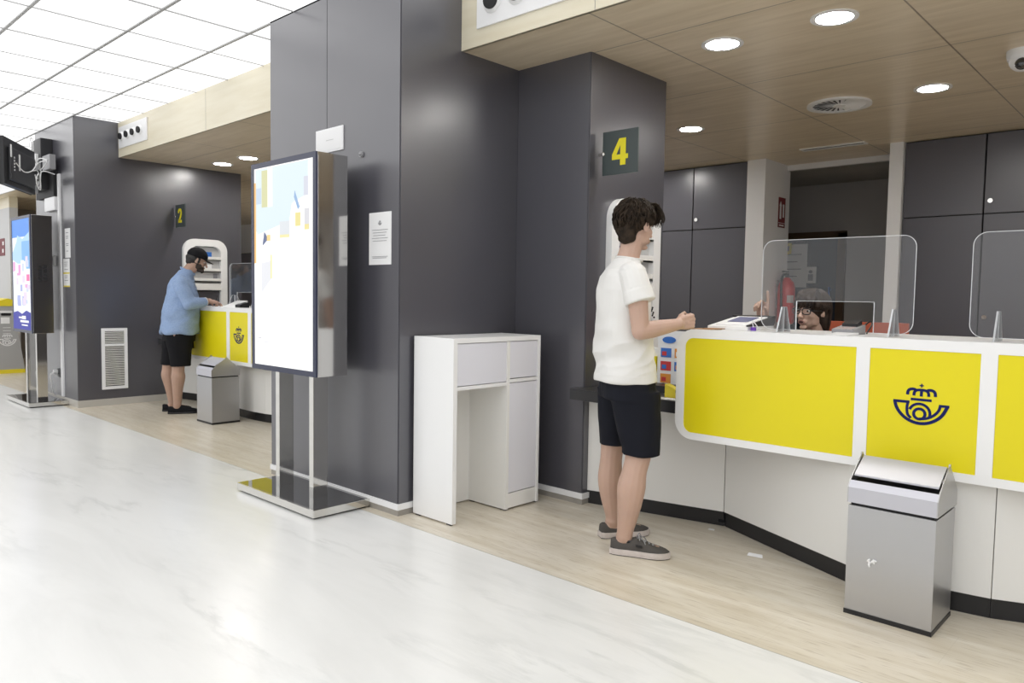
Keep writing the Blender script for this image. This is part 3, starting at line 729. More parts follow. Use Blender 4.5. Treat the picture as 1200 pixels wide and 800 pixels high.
# ------------------------------------------------------------------ counters
def counter(X, panels, xl, xr, base, label, shelf_x, oy=0.):
    """X: x of the pillar face the counter starts from"""
    t = thing('service_counter', ((xl+xr)/2, 3.6, 0), label, 'counter', 'yellow and white service counters')
    Y = 3.45+oy; ZT, ZB = 1.127, .556
    # fascia with windows for the yellow panels
    bm = new(); holes = panels
    outer = rrect(xl, xr, ZB, ZT, .095, 8)
    prism(bm, outer, (Y+.006, Y+.045))
    obj('fascia', bm, M['white_lam'], t)
    fr = new()
    z0, z1 = .592, 1.082
    # frame strips 6 mm proud, rounded at the two ends
    ends = [xl] + [v for p in panels for v in p[:2]] + [xr]
    def strip(pts): prism(fr, pts, (Y, Y+.006))
    n = 8
    # left end piece: outer rounded corners, inner rounded corners
    def endpiece(xo, xi, s):
        o_ = [(xo+s*(.095-.095*math.cos(a)), ZT-.095+.095*math.sin(a)) for a in [PI/2*k/n for k in range(n+1)]]
        i_ = [(xi+s*(.045-.045*math.cos(a)), z1-.045+.045*math.sin(a)) for a in [PI/2*k/n for k in range(n+1)]]
        up = o_ + i_[::-1]
        for k in range(n): strip([o_[k], o_[k+1], i_[k+1], i_[k]])
        lo = [(xo+s*(.095-.095*math.cos(a)), ZB+.095-.095*math.sin(a)) for a in [PI/2*k/n for k in range(n+1)]]
        li = [(xi+s*(.045-.045*math.cos(a)), z0+.045-.045*math.sin(a)) for a in [PI/2*k/n for k in range(n+1)]]
        for k in range(n): strip([lo[k], lo[k+1], li[k+1], li[k]])
        strip([o_[0], i_[0], li[0], lo[0]])
        return o_[-1][0], i_[-1][0]
    a1, b1 = endpiece(xl, panels[0][0], 1); a2, b2 = endpiece(xr, panels[-1][1], -1)
    strip([(a1,ZT),(a2,ZT),(b2,z1),(b1,z1)]); strip([(a1,ZB),(a2,ZB),(b2,z0),(b1,z0)])
    for p, q_ in zip(panels, panels[1:]): strip([(p[1],z0),(q_[0],z0),(q_[0],z1),(p[1],z1)])
    obj('fascia_frame', fr, M['white_lam'], t)
    for k, p in enumerate(panels):
        bm = new(); c = (1 if k == 0 else 0, 1 if k == len(panels)-1 else 0)
        prism(bm, rrect(p[0]+.0005, p[1]-.0005, z0+.0005, z1-.0005, .044, 6, (c[0], c[1], c[1], c[0])), (Y+.003, Y+.006)); po = obj('yellow_panel', bm, M['yellow'], t)
        if p[2]: emblem('post_horn_emblem', M['navy'], ((p[0]+p[1])/2, Y+.003, .845), (1,0,0), .215, po)
    bm = new(); box(bm, xl+.05, xr-.05, Y+.045, 4.02+oy, ZT-.035, ZT-.001, .002); obj('worktop', bm, M['white_lam'], t)
    bm = new(); box(bm, xl+.10, xl+.12, Y+.045, 3.95, ZB+.18, ZT-.035); box(bm, xr-.12, xr-.10, Y+.045, 3.95, ZB+.18, ZT-.035); obj('worktop_support', bm, M['white_lam'], t)
    # base body: ribbon following the floor plan, hollow behind
    def ribbon(pts, z0_, z1_, off, th, m, name, splits=None):
        P = [Vector((a, b, 0)) for a, b in pts]; N = []
        for i in range(len(P)):
            d_ = (P[min(i+1, len(P)-1)]-P[max(i-1, 0)]).normalized(); N.append(Vector((-d_.y, d_.x, 0)))
        f = [p_+n_*off for p_, n_ in zip(P, N)]; b = [p_+n_*(off+th) for p_, n_ in zip(P, N)]
        bm = new()
        vf0 = [bm.verts.new((v.x, v.y, z0_)) for v in f]; vf1 = [bm.verts.new((v.x, v.y, z1_)) for v in f]
        vb0 = [bm.verts.new((v.x, v.y, z0_)) for v in b]; vb1 = [bm.verts.new((v.x, v.y, z1_)) for v in b]
        for i in range(len(P)-1):
            bm.faces.new((vf0[i], vf0[i+1], vf1[i+1], vf1[i])); bm.faces.new((vb0[i+1], vb0[i], vb1[i], vb1[i+1]))
            bm.faces.new((vf1[i], vf1[i+1], vb1[i+1], vb1[i])); bm.faces.new((vf0[i+1], vf0[i], vb0[i], vb0[i+1]))
        bm.faces.new((vf0[0], vf1[0], vb1[0], vb0[0])); bm.faces.new((vf0[-1], vb0[-1], vb1[-1], vf1[-1]))
        return obj(name, bm, m, t)
    for k in range(len(base)):
        ribbon(base[k], .085, .66 if k == 0 else .70, .0 if k else .0, .02, M['white_warm'], 'base_panel')
        ribbon(base[k], 0, .085, .012, .02, M['kick'], 'kick_board')
    # low black shelf beside the pillar
    bm = new(); s0, s1 = shelf_x
    prism(bm, [(s0,3.545),(s1,3.535),(s1+.25,3.535),(s1+.25,4.3),(X+.002,4.3),(X+.002,3.645),(s0,3.645)], (.665,.73), 'z'); obj('low_shelf', bm, M['shelf'], t)
    return t
def shifted(base, dx): return [[(a+dx, b) for a, b in s] for s in base]
base_r = [[(-2.808,3.70),(-2.42,3.785),(-1.977,3.876)], [(-1.973,3.876),(-1.58,3.69),(-1.178,3.502),(-1.12,3.492)],
          [(-1.116,3.4915),(-.95,3.485),(-.757,3.497),(-.66,3.511),(-.612,3.520)], [(-.608,3.521),(-.5,3.565),(-.30,3.66),(-.05,3.80),(.2,3.87)]]
counter(-2.81, [(-2.003,-1.152,0), (-1.095,-.676,1), (-.618,.235,0)], -2.052, .285, base_r,
        'near yellow and white service counter with a crowned horn emblem, behind the grey bin', (-2.838, -2.15))
base_l = [[(-8.966,3.80),(-8.6,3.88),(-8.25,3.97)], [(-8.246,3.97),(-7.85,3.80),(-7.42,3.70)],
          [(-7.416,3.70),(-7.25,3.69),(-7.0,3.69),(-6.82,3.71)], [(-6.816,3.71),(-6.55,3.77),(-6.3,3.87),(-6.0,3.93)]]
counter(-8.97, [(-8.17,-7.33,0), (-7.262,-6.885,1), (-6.82,-5.97,0)], -8.22, -5.92, base_l,
        'far yellow and white service counter where the man in the cap stands', (-9.025, -8.35), .12)

# ---- acrylic screens standing on the worktops
WT = 1.126
def acrylic(xa, xb, feet, label, cut=None, y=3.65, h=.455):
    t = thing('acrylic_screen', ((xa+xb)/2, y, WT), label, 'screen', 'clear acrylic screens on the counters')
    z0, z1 = WT+.012, WT+h; outer = rrect(xa, xb, z0, z1, .055, 8)
    bm = new()
    if cut:
        c0, c1, cz = cut
        o_ = [p_ for p_ in rrect(xa, xb, z0, z1, .055, 8)]
        # outline with an open slot from the bottom
        prism(bm, [(xa, z0+.055)] + [p_ for p_ in outer[1:9]] + [(c0, z0), (c0, cz-.02), (c0+.006, cz-.006), (c0+.02, cz), (c1-.02, cz), (c1-.006, cz-.006), (c1, cz-.02), (c1, z0)] + outer[9:], (y-.0025, y+.0025))
    else: prism(bm, outer, (y-.0025, y+.0025))
    obj('clear_panel', bm, M['acrylic'], t)
    bm = new(); inner = rrect(xa+.002, xb-.002, z0+.002, z1-.002, .053, 8)
    if not cut: ring_prism(bm, outer, inner, (y-.0028, y+.0028))
    else:
        nn_ = len(outer)
        for i in range(nn_):
            j = (i+1) % nn_
            if i == 8: continue
            prism(bm, [outer[i], outer[j], inner[j], inner[i]], (y-.0028, y+.0028))
        for a_, b_ in ((xa+.055, c0), (c1, xb-.055)): box(bm, a_, b_, y-.0028, y+.0028, z0, z0+.002)
        box(bm, c0-.0035, c0, y-.003, y+.003, z0, cz); box(bm, c1, c1+.002, y-.0028, y+.0028, z0, cz); box(bm, c0, c1, y-.0028, y+.0028, cz, cz+.0015)
    obj('painted_edge_glow', bm, M['acrylic_edge'], t)
    for x in feet:
        for s in (-.006, .006):
            pass
        bm = new(); prism(bm, [(y-.08,WT+.001),(y+.08,WT+.001),(y+.028,WT+.125),(y-.028,WT+.125)], (x-.003, x+.003), 'x'); f_ = obj('foot', bm, M['acrylic'], t)
        bm = new(); o_ = [(y-.08,WT+.001),(y+.08,WT+.001),(y+.028,WT+.125),(y-.028,WT+.125)]; i_ = [(y-.0755,WT+.0025),(y+.0755,WT+.0025),(y+.0255,WT+.1225),(y-.0255,WT+.1225)]
        ring_prism(bm, o_, i_, (x-.0033, x+.0033), 'x'); box(bm, x-.0033, x+.0033, y-.004, y+.002, WT+.002, WT+.123); obj('foot_edge', bm, M['acrylic_edge'], f_)
    return t
acrylic(-1.690, -.982, (-1.572, -1.062), 'clear screen with a low slot in front of the clerk with glasses', (-1.508, -1.150, 1.280))
acrylic(-.765, -.02, (-.66, -.14), 'clear screen at the right edge of the near counter')
acrylic(-7.66, -6.95, (-7.55, -7.06), 'clear screen on the far counter', (-7.49,-7.12,1.28), y=3.77)
acrylic(-6.75, -6.05, (-6.65, -6.15), 'clear screen at the hidden end of the far counter', y=3.77)

# ---- small items on the near counter
t = thing('document_tray', (-1.86, 3.76, WT), 'white wedge tray with papers and a black clip folder on the near counter', 'tray')
bm = new(); a_ = Vector((-1.965, 3.60)); 
def quadbox(bm, pts, z0, z1, z0b=None, z1b=None):
    """pts 4 plan corners; last two may have another top height"""
    lo = [bm.verts.new((p_[0], p_[1], z0)) for p_ in pts]; hi = [bm.verts.new((p_[0], p_[1], z1 if i < 2 else (z1b or z1))) for i, p_ in enumerate(pts)]
    bm.faces.new(lo[::-1]); bm.faces.new(hi)
    for i in range(4): bm.faces.new((lo[i], lo[(i+1) % 4], hi[(i+1) % 4], hi[i]))
TR = [(-1.96,3.60),(-1.735,3.60),(-1.735,3.90),(-1.96,3.90)]
quadbox(bm, TR, WT+.001, WT+.018, None, WT+.062); obj('tray_body', bm, M['white_lam'], t)
bm = new(); quadbox(bm, [(-1.93,3.63),(-1.76,3.63),(-1.76,3.88),(-1.93,3.88)], WT+.022, WT+.028, None, WT+.066); obj('paper_stack', bm, M['paper'], t)
bm = new(); quadbox(bm, [(-1.745,3.60),(-1.733,3.60),(-1.733,3.905),(-1.745,3.905)], WT+.02, WT+.026, None, WT+.07); quadbox(bm, [(-1.965,3.885),(-1.733,3.885),(-1.733,3.915),(-1.965,3.915)], WT+.03, WT+.07, None, WT+.073); obj('black_edge', bm, M['black'], t)
bm = new(); quadbox(bm, [(-1.90,3.70),(-1.79,3.70),(-1.79,3.84),(-1.90,3.84)], WT+.040, WT+.042, None, WT+.064); obj('blue_form', bm, mat('slate_blue_print', (.12,.13,.25), .5), t)
bm = new(); box(bm, -1.99, -1.87, 3.475, 3.585, WT, WT+.004); box(bm, -1.93, -1.845, 3.49, 3.57, WT+.004, WT+.008)
tag(obj('brown_envelope', bm, M['kraft']), 'brown card envelope lying at the counter corner by the man\'s hand', 'envelope')
t = thing('card_terminal', (-1.28, 3.70, WT), 'dark grey card payment terminal on the near counter', 'card terminal')
bm = new(); quadbox(bm, [(-1.325,3.62),(-1.225,3.62),(-1.225,3.78),(-1.325,3.78)], WT+.001, WT+.025, None, WT+.045); obj('body', bm, M['grey_pl'], t)
bm = new(); quadbox(bm, [(-1.31,3.71),(-1.24,3.71),(-1.24,3.775),(-1.31,3.775)], WT+.03, WT+.05, None, WT+.068); obj('display_hood', bm, M['black'], t)
bm = new()
for i in range(3):
    for j in range(4): box(bm, -1.312+.026*i, -1.294+.026*i, 3.632+.018*j, 3.643+.018*j, WT+.026, WT+.029+.0025*j)
obj('keys', bm, mat('beige_keys', (.55,.45,.42), .5), t)
bm = new(); quadbox(bm, [(-1.31,3.50),(-1.22,3.52),(-1.20,3.615),(-1.30,3.615)], WT+.001, WT+.003, None, WT+.012); tag(obj('receipt', bm, M['paper']), 'white receipt curling in front of the card terminal', 'receipt')
bm = new(); tube(bm, spline([(-1.24,3.78,WT+.03),(-1.215,3.80,WT+.06),(-1.19,3.76,WT+.05),(-1.20,3.72,WT+.006)], 6), .004, 8); tag(obj('terminal_cord', bm, M['black']), 'short black cord looping off the card terminal', 'cord')
t = thing('chained_pen', (-1.70, 3.60, WT), 'purple-based pen holder with a white cord at the left screen edge', 'pen holder')
bm = new(); cyl(bm, (-1.715,3.62), .014, WT, WT+.018, 20); obj('holder_base', bm, M['purple'], t)
bm = new(); tube(bm, spline([(-1.715,3.62,WT+.018),(-1.722,3.62,WT+.05),(-1.705,3.62,WT+.035),(-1.68,3.62,WT+.004)], 6), .0025, 6); obj('cord', bm, M['plug'], t)

# low shelf: promotional stands beside the man
SH = .7305
t = thing('promotion_stand', (-2.22, 3.84, SH), 'white cardboard stand with small colourful pictures behind the man in the white T-shirt', 'display stand')
bm = new(); box(bm, -2.37, -2.02, 3.93, 3.945, SH, 1.09); obj('back_board', bm, M['paper'], t)
bm = new(); box(bm, -2.37, -2.02, 3.80, 3.93, SH, SH+.04); obj('tray', bm, M['black'], t)
for k, (px, pz) in enumerate(((-2.345,.93),(-2.345,.85),(-2.25,.93),(-2.25,.85),(-2.345,.775))):
    bm = new(); box(bm, px, px+.07, 3.926, 3.93, pz, pz+.055); pk = obj('picture', bm, [M['blue'],M['redp'],M['orange'],M['blue'],M['orange']][k], t)
    bm = new(); box(bm, px+.01, px+.04, 3.924, 3.926, pz+.01, pz+.035); obj('picture_detail', bm, [M['redp'],M['blue'],M['paper'],M['orange'],M['redp']][k], pk)
bm = new(); prism(bm, [(-2.29+.045*math.cos(a), 1.035+.02*math.sin(a)) for a in [2*PI*k/20 for k in range(20)]], (3.924,3.93)); obj('blue_oval', bm, M['blue'], t)
t.location.x -= .10
t = thing('leaflet_box', (-2.44, 3.97, SH), 'yellow box of leaflets with black lettering behind the man in the white T-shirt', 'box')
bm = new(); box(bm, -2.52, -2.385, 3.92, 4.03, SH, SH+.20, .002); obj('carton', bm, M['yellow'], t)
bm = new(); box(bm, -2.50, -2.40, 3.918, 3.92, SH+.03, SH+.055); box(bm, -2.52, -2.385, 3.917, 3.92, SH, SH+.02); obj('black_band', bm, M['black'], t)
for k in range(3):
    bm = new(); box(bm, -2.495+.032*k, -2.475+.032*k, 3.917, 3.92, SH+.10, SH+.135); obj('letter_block', bm, M['black'], t)
bm = new(); box(bm, -2.51, -2.39, 3.95, 4.00, SH+.2, SH+.25); obj('leaflets', bm, M['paper'], t)
t.location.x -= .09
t = thing('tape_dispenser', (-2.16, 3.66, SH), 'yellow tape dispenser on the low black shelf', 'tape dispenser')
bm = new(); prism(bm, [(-2.235,SH),(-2.07,SH),(-2.07,SH+.035),(-2.11,SH+.055),(-2.17,SH+.05),(-2.235,SH+.075)], (3.64,3.69)); obj('body', bm, M['yellow_pl'], t)
bm = new(); tube(bm, [(-2.14,3.638,SH+.04),(-2.14,3.692,SH+.04)], .026, 20); obj('roll', bm, M['black'], t)
for k, (x0, y0, a) in enumerate(((-2.30,3.56,.1), (-2.18,3.55,-.15))):
    bm = new(); box(bm, x0, x0+.15, y0, y0+.07, SH, SH+.002+.001*k); tag(obj('loose_form', bm, M['paper']), ['white form on the low black shelf, nearer the man', 'white form on the low black shelf, nearer the yellow counter'][k], 'paper')

# far counter items
def far_item(): pass
t = thing('card_terminal', (-7.17, 3.66, WT), 'black card terminal on the far counter under the propped white sheet', 'card terminal')
bm = new(); quadbox(bm, [(-7.22,3.61),(-7.12,3.61),(-7.12,3.71),(-7.22,3.71)], WT+.001, WT+.03, None, WT+.055); obj('body', bm, M['black'], t)
bm = new(); box(bm, -7.205, -7.135, 3.63, 3.66, WT+.034, WT+.042); obj('keys', bm, M['grey_pl'], t)
bm = new(); quadbox(bm, [(-7.47,3.60),(-7.25,3.62),(-7.25,3.76),(-7.47,3.76)], WT+.001, WT+.006, None, WT+.07); tag(obj('propped_sheet', bm, M['paper']), 'white sheet propped up behind the terminal on the far counter', 'paper')
bm = new(); box(bm, -7.86, -7.62, 3.62, 3.74, WT, WT+.003); tag(obj('loose_form', bm, M['paper']), 'white form the man in the cap is writing on', 'paper')
bm = new(); box(bm, -7.74, -7.56, 3.84, 3.94, WT, WT+.02, .003); tag(obj('stamp_pad', bm, M['black']), 'flat black stamp pad on the far counter', 'stamp pad')

# ------------------------------------------------------------------ litter bins
def bin_proto(label):
    t = thing('pedestal_litter_bin', (-.90, 3.305, 0), label, 'litter bin', 'grey steel litter bins with pitched lids')
    x0, x1, y0, y1 = -1.062, -.738, 3.163, 3.443
    bm = new(); box(bm, x0-.002, x1+.002, y0-.002, y1+.002, 0, .018); obj('rubber_foot', bm, M['black'], t)
    bm = new(); box(bm, x0, x1, y0, y1, .018, .452, .002); body = obj('body', bm, M['steel'], t)
    bm = new(); box(bm, x0+.008, x1-.008, y0+.008, y1-.008, .452, .464); obj('dark_gap', bm, M['gap'], t)
    a, b = x0-.004, x1+.004; ya, yb, ym = y0-.004, y1+.004, 3.31
    # head: side cheeks with a pitched outline, front and back lips
    prof = [(ya,.464),(yb,.464),(yb,.525),(ym+.012,.640),(ym-.006,.640),(ya+.022,.552),(ya,.525)]
    for xx in (a, b-.004):
        bm = new(); prism(bm, prof, (xx, xx+.004), 'x'); obj('cheek', bm, M['steel'], t)
    bm = new(); prism(bm, [(ya,.464),(ya+.004,.464),(ya+.004,.524),(ya+.026,.548),(ya+.022,.552),(ya,.526)], (a+.004, b-.004), 'x'); obj('front_lip', bm, M['steel_lid'], t)
    bm = new(); prism(bm, [(yb,.464),(yb-.004,.464),(yb-.004,.524),(yb-.026,.548),(yb-.022,.552),(yb,.526)], (a+.004, b-.004), 'x'); obj('rear_lip', bm, M['steel_lid'], t)
    bm = new(); box(bm, a+.006, b-.006, ya+.03, yb-.03, .466, .545); obj('inner_void', bm, M['gap'], t)
    bm = new(); prism(bm, [(ya+.042,.574),(ym,.636),(yb-.042,.574),(yb-.042,.567),(ym,.629),(ya+.042,.567)], (a+.010, b-.010), 'x'); obj('swing_lid', bm, M['steel_lid'], t)
    for xx in (a-.002, b-.004):
        bm = new(); tube(bm, [(xx, ym, .642), (xx+.006, ym, .642)], .008, 12); obj('hinge_pin', bm, M['steel'], t)
    return t
bin1 = bin_proto('grey steel litter bin with a crumpled white scrap on its front, at the near counter')
copy_tree(bin1, (-7.17, 3.405, 0), 'grey steel litter bin at the far counter beside the man in the cap')
bm = new()
for k in range(7):
    rr = random.Random(k); ell(bm, (-.965+rr.uniform(-.012,.016), 3.158, .233+rr.uniform(-.013,.013)), (.010,.0045,.0045), Matrix.Rotation(rr.uniform(0,3),3,'Y'), 6, 4)
tag(obj('crumpled_label', bm, M['paper']), 'crumpled white scrap stuck to the front of the near bin', 'paper scrap')
bm = new(); quadbox(bm, [(-1.66,3.52),(-1.585,3.535),(-1.60,3.565),(-1.665,3.55)], 0.001, .002, None, .008); box(bm, -1.655, -1.61, 3.53, 3.55, .0025, .0035); tag(obj('dropped_ticket', bm, M['paper']), 'small white ticket dropped on the beige floor', 'ticket')
bm = new(); quadbox(bm, [(-2.01,3.765),(-1.975,3.77),(-1.98,3.785),(-2.01,3.785)], 0.0005, .002, None, .004); tag(obj('paper_scrap', bm, M['paper']), 'tiny white scrap on the floor by the black kick board', 'paper scrap')

# ------------------------------------------------------------------ cabinets on the back wall
def cabinet_unit(x0, x1, label, knob_side=1, lower_knob=True):
    t = thing('storage_cabinet', ((x0+x1)/2, YF+.2, 0), label, 'cabinet', 'tall dark cabinets along the back wall')
    bm = new(); box(bm, x0+.001, x1-.001, YF-.03, YF+.44, 0, SZ-.003); obj('carcass', bm, M['gap'], t)
    g = .004
    bm = new(); box(bm, x0+g, x1-g, YF-.05, YF-.031, 2.062, SZ-.012, .001); u = obj('upper_door', bm, M['dark_door'], t)
    bm = new(); box(bm, x0+g, x1-g, YF-.05, YF-.031, .08, 2.052, .001); l = obj('lower_door', bm, M['dark_door'], t)
    kx = x0+.05 if knob_side > 0 else x1-.05
    if knob_side == -1: return t
    bm = new(); tube(bm, [(kx,YF-.05,2.165),(kx,YF-.065,2.165)], .007, 10); tube(bm, [(kx,YF-.065,2.165),(kx,YF-.075,2.165)], .02, 16); obj('knob', bm, M['chrome'], u)
    if lower_knob:
        bm = new(); tube(bm, [(kx,YF-.05,1.165),(kx,YF-.065,1.165)], .007, 10); tube(bm, [(kx,YF-.065,1.165),(kx,YF-.075,1.165)], .02, 16); obj('knob', bm, M['chrome'], l)
    return t
for a, b, s, lb in ((-4.335,-3.70,1,'tall dark cabinet against the left side of the white pier'), (-4.975,-4.34,1,'tall dark cabinet half hidden behind the pillar with the 4'),
                    (-5.615,-4.98,1,'tall dark cabinet fully behind the pillar with the 4'),
                    (-2.165,-1.525,-1,'tall dark cabinet right of the slim white post'), (-1.52,-.88,1,'tall dark cabinet at the right edge with a silver knob'),
                    (-.875,-.235,1,'tall dark cabinet beyond the right edge, first'), (-.23,.41,1,'tall dark cabinet beyond the right edge, second')):
    cabinet_unit(a, b, lb, s, lower_knob=(a > -1.6))
bm = new(); box(bm, -6.5, -5.62, YF-.05, YF+.44, 0, SZ-.002); struct('wall_back_infill', bm, M['wallw'])
t = thing('low_cabinet', (-14.7, 7.7, 0), 'long dark cabinet row at the far back, below the pale wall', 'cabinet')
bm = new(); box(bm, -16.15, -13.45, 7.5, 7.95, 0, 2.08); obj('carcass', bm, M['gap'], t)
for k in range(4):
    bm = new(); box(bm, -16.14+.67*k, -15.48+.67*k, 7.48, 7.499, .05, 2.07); obj('door', bm, M['dark_door'], t)

# fire extinguisher, sign, red furniture
t = thing('wall_mounted_fire_extinguisher', (-3.40, 7.93, 1.1), 'red fire extinguisher hanging on the white pier behind the clerk', 'fire extinguisher')
EX, EY = -3.385, 7.90
bm = new(); tube(bm, [(EX,EY,z_) for z_ in (1.02,1.035,1.06,1.42,1.47,1.51,1.53)], [.03,.075,.09,.09,.075,.045,.025], 24); obj('cylinder', bm, M['red'], t, 'auto')
bm = new(); tube(bm, [(EX,EY,1.53),(EX,EY,1.575)], .022, 14); box(bm, EX-.012, EX+.012, EY-.10, EY+.02, 1.585, 1.598); box(bm, EX-.012, EX+.012, EY-.08, EY+.02, 1.56, 1.57); obj('valve', bm, M['black'], t)
bm = new(); tube(bm, spline([(EX,EY-.01,1.565),(EX-.0,EY-.10,1.55),(EX,EY-.135,1.45),(EX,EY-.12,1.25),(EX,EY-.11,1.12)], 8), .013, 10); obj('hose', bm, M['black'], t)
bm = new()
for k in range(4):
    a = -1.1+.22*k; a2 = a+.22
    vs = [bm.verts.new((EX+.0915*math.cos(q_), EY+.0915*math.sin(q_), z_)) for q_, z_ in ((a,1.26),(a2,1.26),(a2,1.34),(a,1.34))]
    bm.faces.new(vs)
bmesh.ops.solidify(bm, geom=bm.faces[:], thickness=.001); obj('instruction_label', bm, M['paper'], t)
bm = new(); box(bm, -3.49, -3.475, EY-.03, EY+.03, 1.2, 1.5); box(bm, -3.49, EX-.08, EY-.02, EY+.02, 1.46, 1.48); obj('bracket', bm, M['grey_pl'], t)
t = thing('fire_sign', (-3.49, 7.95, 2.2), 'dark red extinguisher sign on the white pier', 'sign')
bm = new(); box(bm, -3.49, -3.486, 7.86, 8.03, 2.07, 2.39); obj('plate', bm, M['redsign'], t)
bm = new(); box(bm, -3.4862, -3.485, 7.865, 8.025, 2.115, 2.12); box(bm, -3.4862, -3.485, 7.89, 7.93, 2.16, 2.30)
prism(bm, [(7.88,2.30),(7.94,2.30),(7.91,2.35)], (-3.4862,-3.485), 'x'); box(bm, -3.4862, -3.485, 7.965, 8.0, 2.18, 2.32); box(bm, -3.4862, -3.485, 7.885, 8.0, 2.085, 2.10); obj('pictogram', bm, M['paper'], t)
t = thing('red_low_partition', (-1.6, 4.97, 0), 'orange-red low desk partition behind the card terminal', 'partition')
bm = new(); box(bm, -1.92, -1.36, 4.95, 4.98, .03, 1.155, .004); obj('panel', bm, M['redwood'], t)
bm = new(); box(bm, -1.90, -1.84, 4.83, 5.10, 0, .03); box(bm, -1.44, -1.38, 4.83, 5.10, 0, .03); obj('foot', bm, M['grey_pl'], t)

# far-left drop box and red sign
t = thing('post_drop_box', (-13.75, 3.0, 0), 'grey drop box with a yellow top and base cut by the left edge', 'drop box')
bx0, bx1, by0, by1 = -14.25, -13.31, 2.80, 3.26
bm = new(); prism(bm, [(by0-.06,.06),(by1,.06),(by1-.13,1.02),(by0+.07,1.02)], (bx0, bx1), 'x'); bd = obj('body', bm, mat('light_grey_metal', (.38,.38,.38), .45), t)
bm = new(); prism(bm, [(by0+.05,1.02),(by1-.11,1.02),(by1-.12,1.11),(by1-.20,1.135),(by0+.10,1.085),(by0+.05,1.07)], (bx0-.01, bx1+.01), 'x'); obj('top', bm, M['yellow_pl'], t)
bm = new(); box(bm, bx0, bx1+.004, by0-.065, by1+.003, 0, .06); obj('base', bm, M['yellow_pl'], t)
bm = new(); prism(bm, rrect(2.965, 3.095, .875, .915, .015, 4), (bx1, bx1+.004), 'x'); obj('slot', bm, M['black'], bd)
bm = new(); prism(bm, rrect(2.95, 3.11, .915, .95, .015, 4), (bx1, bx1+.012), 'x'); obj('slot_hood', bm, M['plug'], bd)
bm = new(); box(bm, bx1, bx1+.003, 2.96, 3.075, .755, .85); obj('label_plate', bm, M['paper'], bd)
bm = new()
for z_ in (.69,.645,.60): box(bm, bx1, bx1+.002, 2.985, 3.085, z_, z_+.008)
obj('raised_lettering', bm, M['plug'], bd)
emblem('horn_relief', M['plug'], (bx1, 3.04, .50), (0,1,0), .24, bd, .003)
t = thing('fire_hose_sign', (-14.65, 3.3, 2.0), 'dark red sign cut by the left edge above the drop box', 'sign')
bm = new(); box(bm, -14.80, -14.46, 3.294, 3.3, 1.82, 2.10); obj('plate', bm, M['redsign'], t)
bm = new(); box(bm, -14.58, -14.50, 3.292, 3.294, 1.99, 2.05); box(bm, -14.60, -14.52, 3.292, 3.294, 1.87, 1.93); obj('pictogram', bm, M['paper'], t)

# ------------------------------------------------------------------ people
def skin(name, col, hairy=False):
    m = mat(name, col, .48, spec=.4, var=(9, tuple(c*.86 for c in col), .5))
    nt, b = nodes(m); b.inputs['Subsurface Weight'].default_value = .08; b.inputs['Subsurface Radius'].default_value = (.02,.008,.004); b.inputs['Subsurface Scale'].default_value = .3
    return m
SK1 = skin('fair_skin', (.54,.36,.28)); SK2 = skin('tanned_skin', (.47,.305,.23)); SK3 = skin('pale_skin', (.60,.41,.33))
HAIRD = mat('dark_brown_hair', (.014,.010,.007), .62, spec=.15, var=(30,(.06,.04,.026),.6)); HAIRB = mat('black_hair', (.012,.010,.009), .5)
BEARD = mat('dark_beard', (.035,.022,.016), .6, bump=(200,.3))
TEE = mat('white_cotton', (.76,.75,.725), .8, spec=.2, bump=(260,.06))
NAVYC = mat('navy_cotton', (.005,.006,.012), .75, spec=.25, bump=(200,.08))
BLACKC = mat('black_cotton', (.008,.008,.010), .8, spec=.2)
CHAMB = mat('light_blue_chambray', (.25,.35,.55), .75, spec=.2, var=(70,(.33,.43,.62),.6), bump=(240,.08))
CANVAS = mat('grey_canvas', (.085,.078,.072), .8, spec=.2, bump=(300,.15))
RUBBER = mat('off_white_rubber', (.62,.56,.53), .55, var=(30,(.50,.44,.41),.5))
EYEW = mat('eye_white', (.7,.7,.68), .2); IRIS = mat('dark_iris', (.02,.012,.008), .15); LIPS = mat('lips', (.42,.22,.19), .45)

def mesh_from(name, bm, voxel, smooth, disp=None, m=None):
    bmesh.ops.recalc_face_normals(bm, faces=bm.faces[:])
    me = bpy.data.meshes.new('tmp'); bm.to_mesh(me); bm.free()
    o = bpy.data.objects.new('tmp', me); COL.objects.link(o)
    r = o.modifiers.new('r', 'REMESH'); r.mode = 'VOXEL'; r.voxel_size = voxel; r.adaptivity = 0
    s = o.modifiers.new('s', 'SMOOTH'); s.factor = .5; s.iterations = smooth
    bpy.context.view_layer.update()
    out = bpy.data.meshes.new_from_object(o.evaluated_get(bpy.context.evaluated_depsgraph_get()))
    bpy.data.objects.remove(o); bpy.data.meshes.remove(me)
    if disp:
        n = len(out.vertices); co = np.empty(n*3); no = np.empty(n*3)
        out.vertices.foreach_get('co', co); out.vertices.foreach_get('normal', no); co = co.reshape(-1,3); no = no.reshape(-1,3)
        d = np.array([disp(c, q) for c, q in zip(co, no)]); co += no*d[:,None]; out.vertices.foreach_set('co', co.ravel()); out.update()
    out.polygons.foreach_set('use_smooth', [True]*len(out.polygons)); out.name = name
    out.materials.clear(); out.materials.append(m); return out
def lobj(name, me, parent=None):
    o = bpy.data.objects.new(name, me); COL.objects.link(o)
    if parent: o.parent = parent
    return o
def lbm(name, bm, m, parent, smooth=True):
    bmesh.ops.recalc_face_normals(bm, faces=bm.faces[:])
    me = bpy.data.meshes.new(name); bm.to_mesh(me); bm.free(); me.materials.append(m)
    if smooth: me.polygons.foreach_set('use_smooth', [True]*len(me.polygons))
    return lobj(name, me, parent)
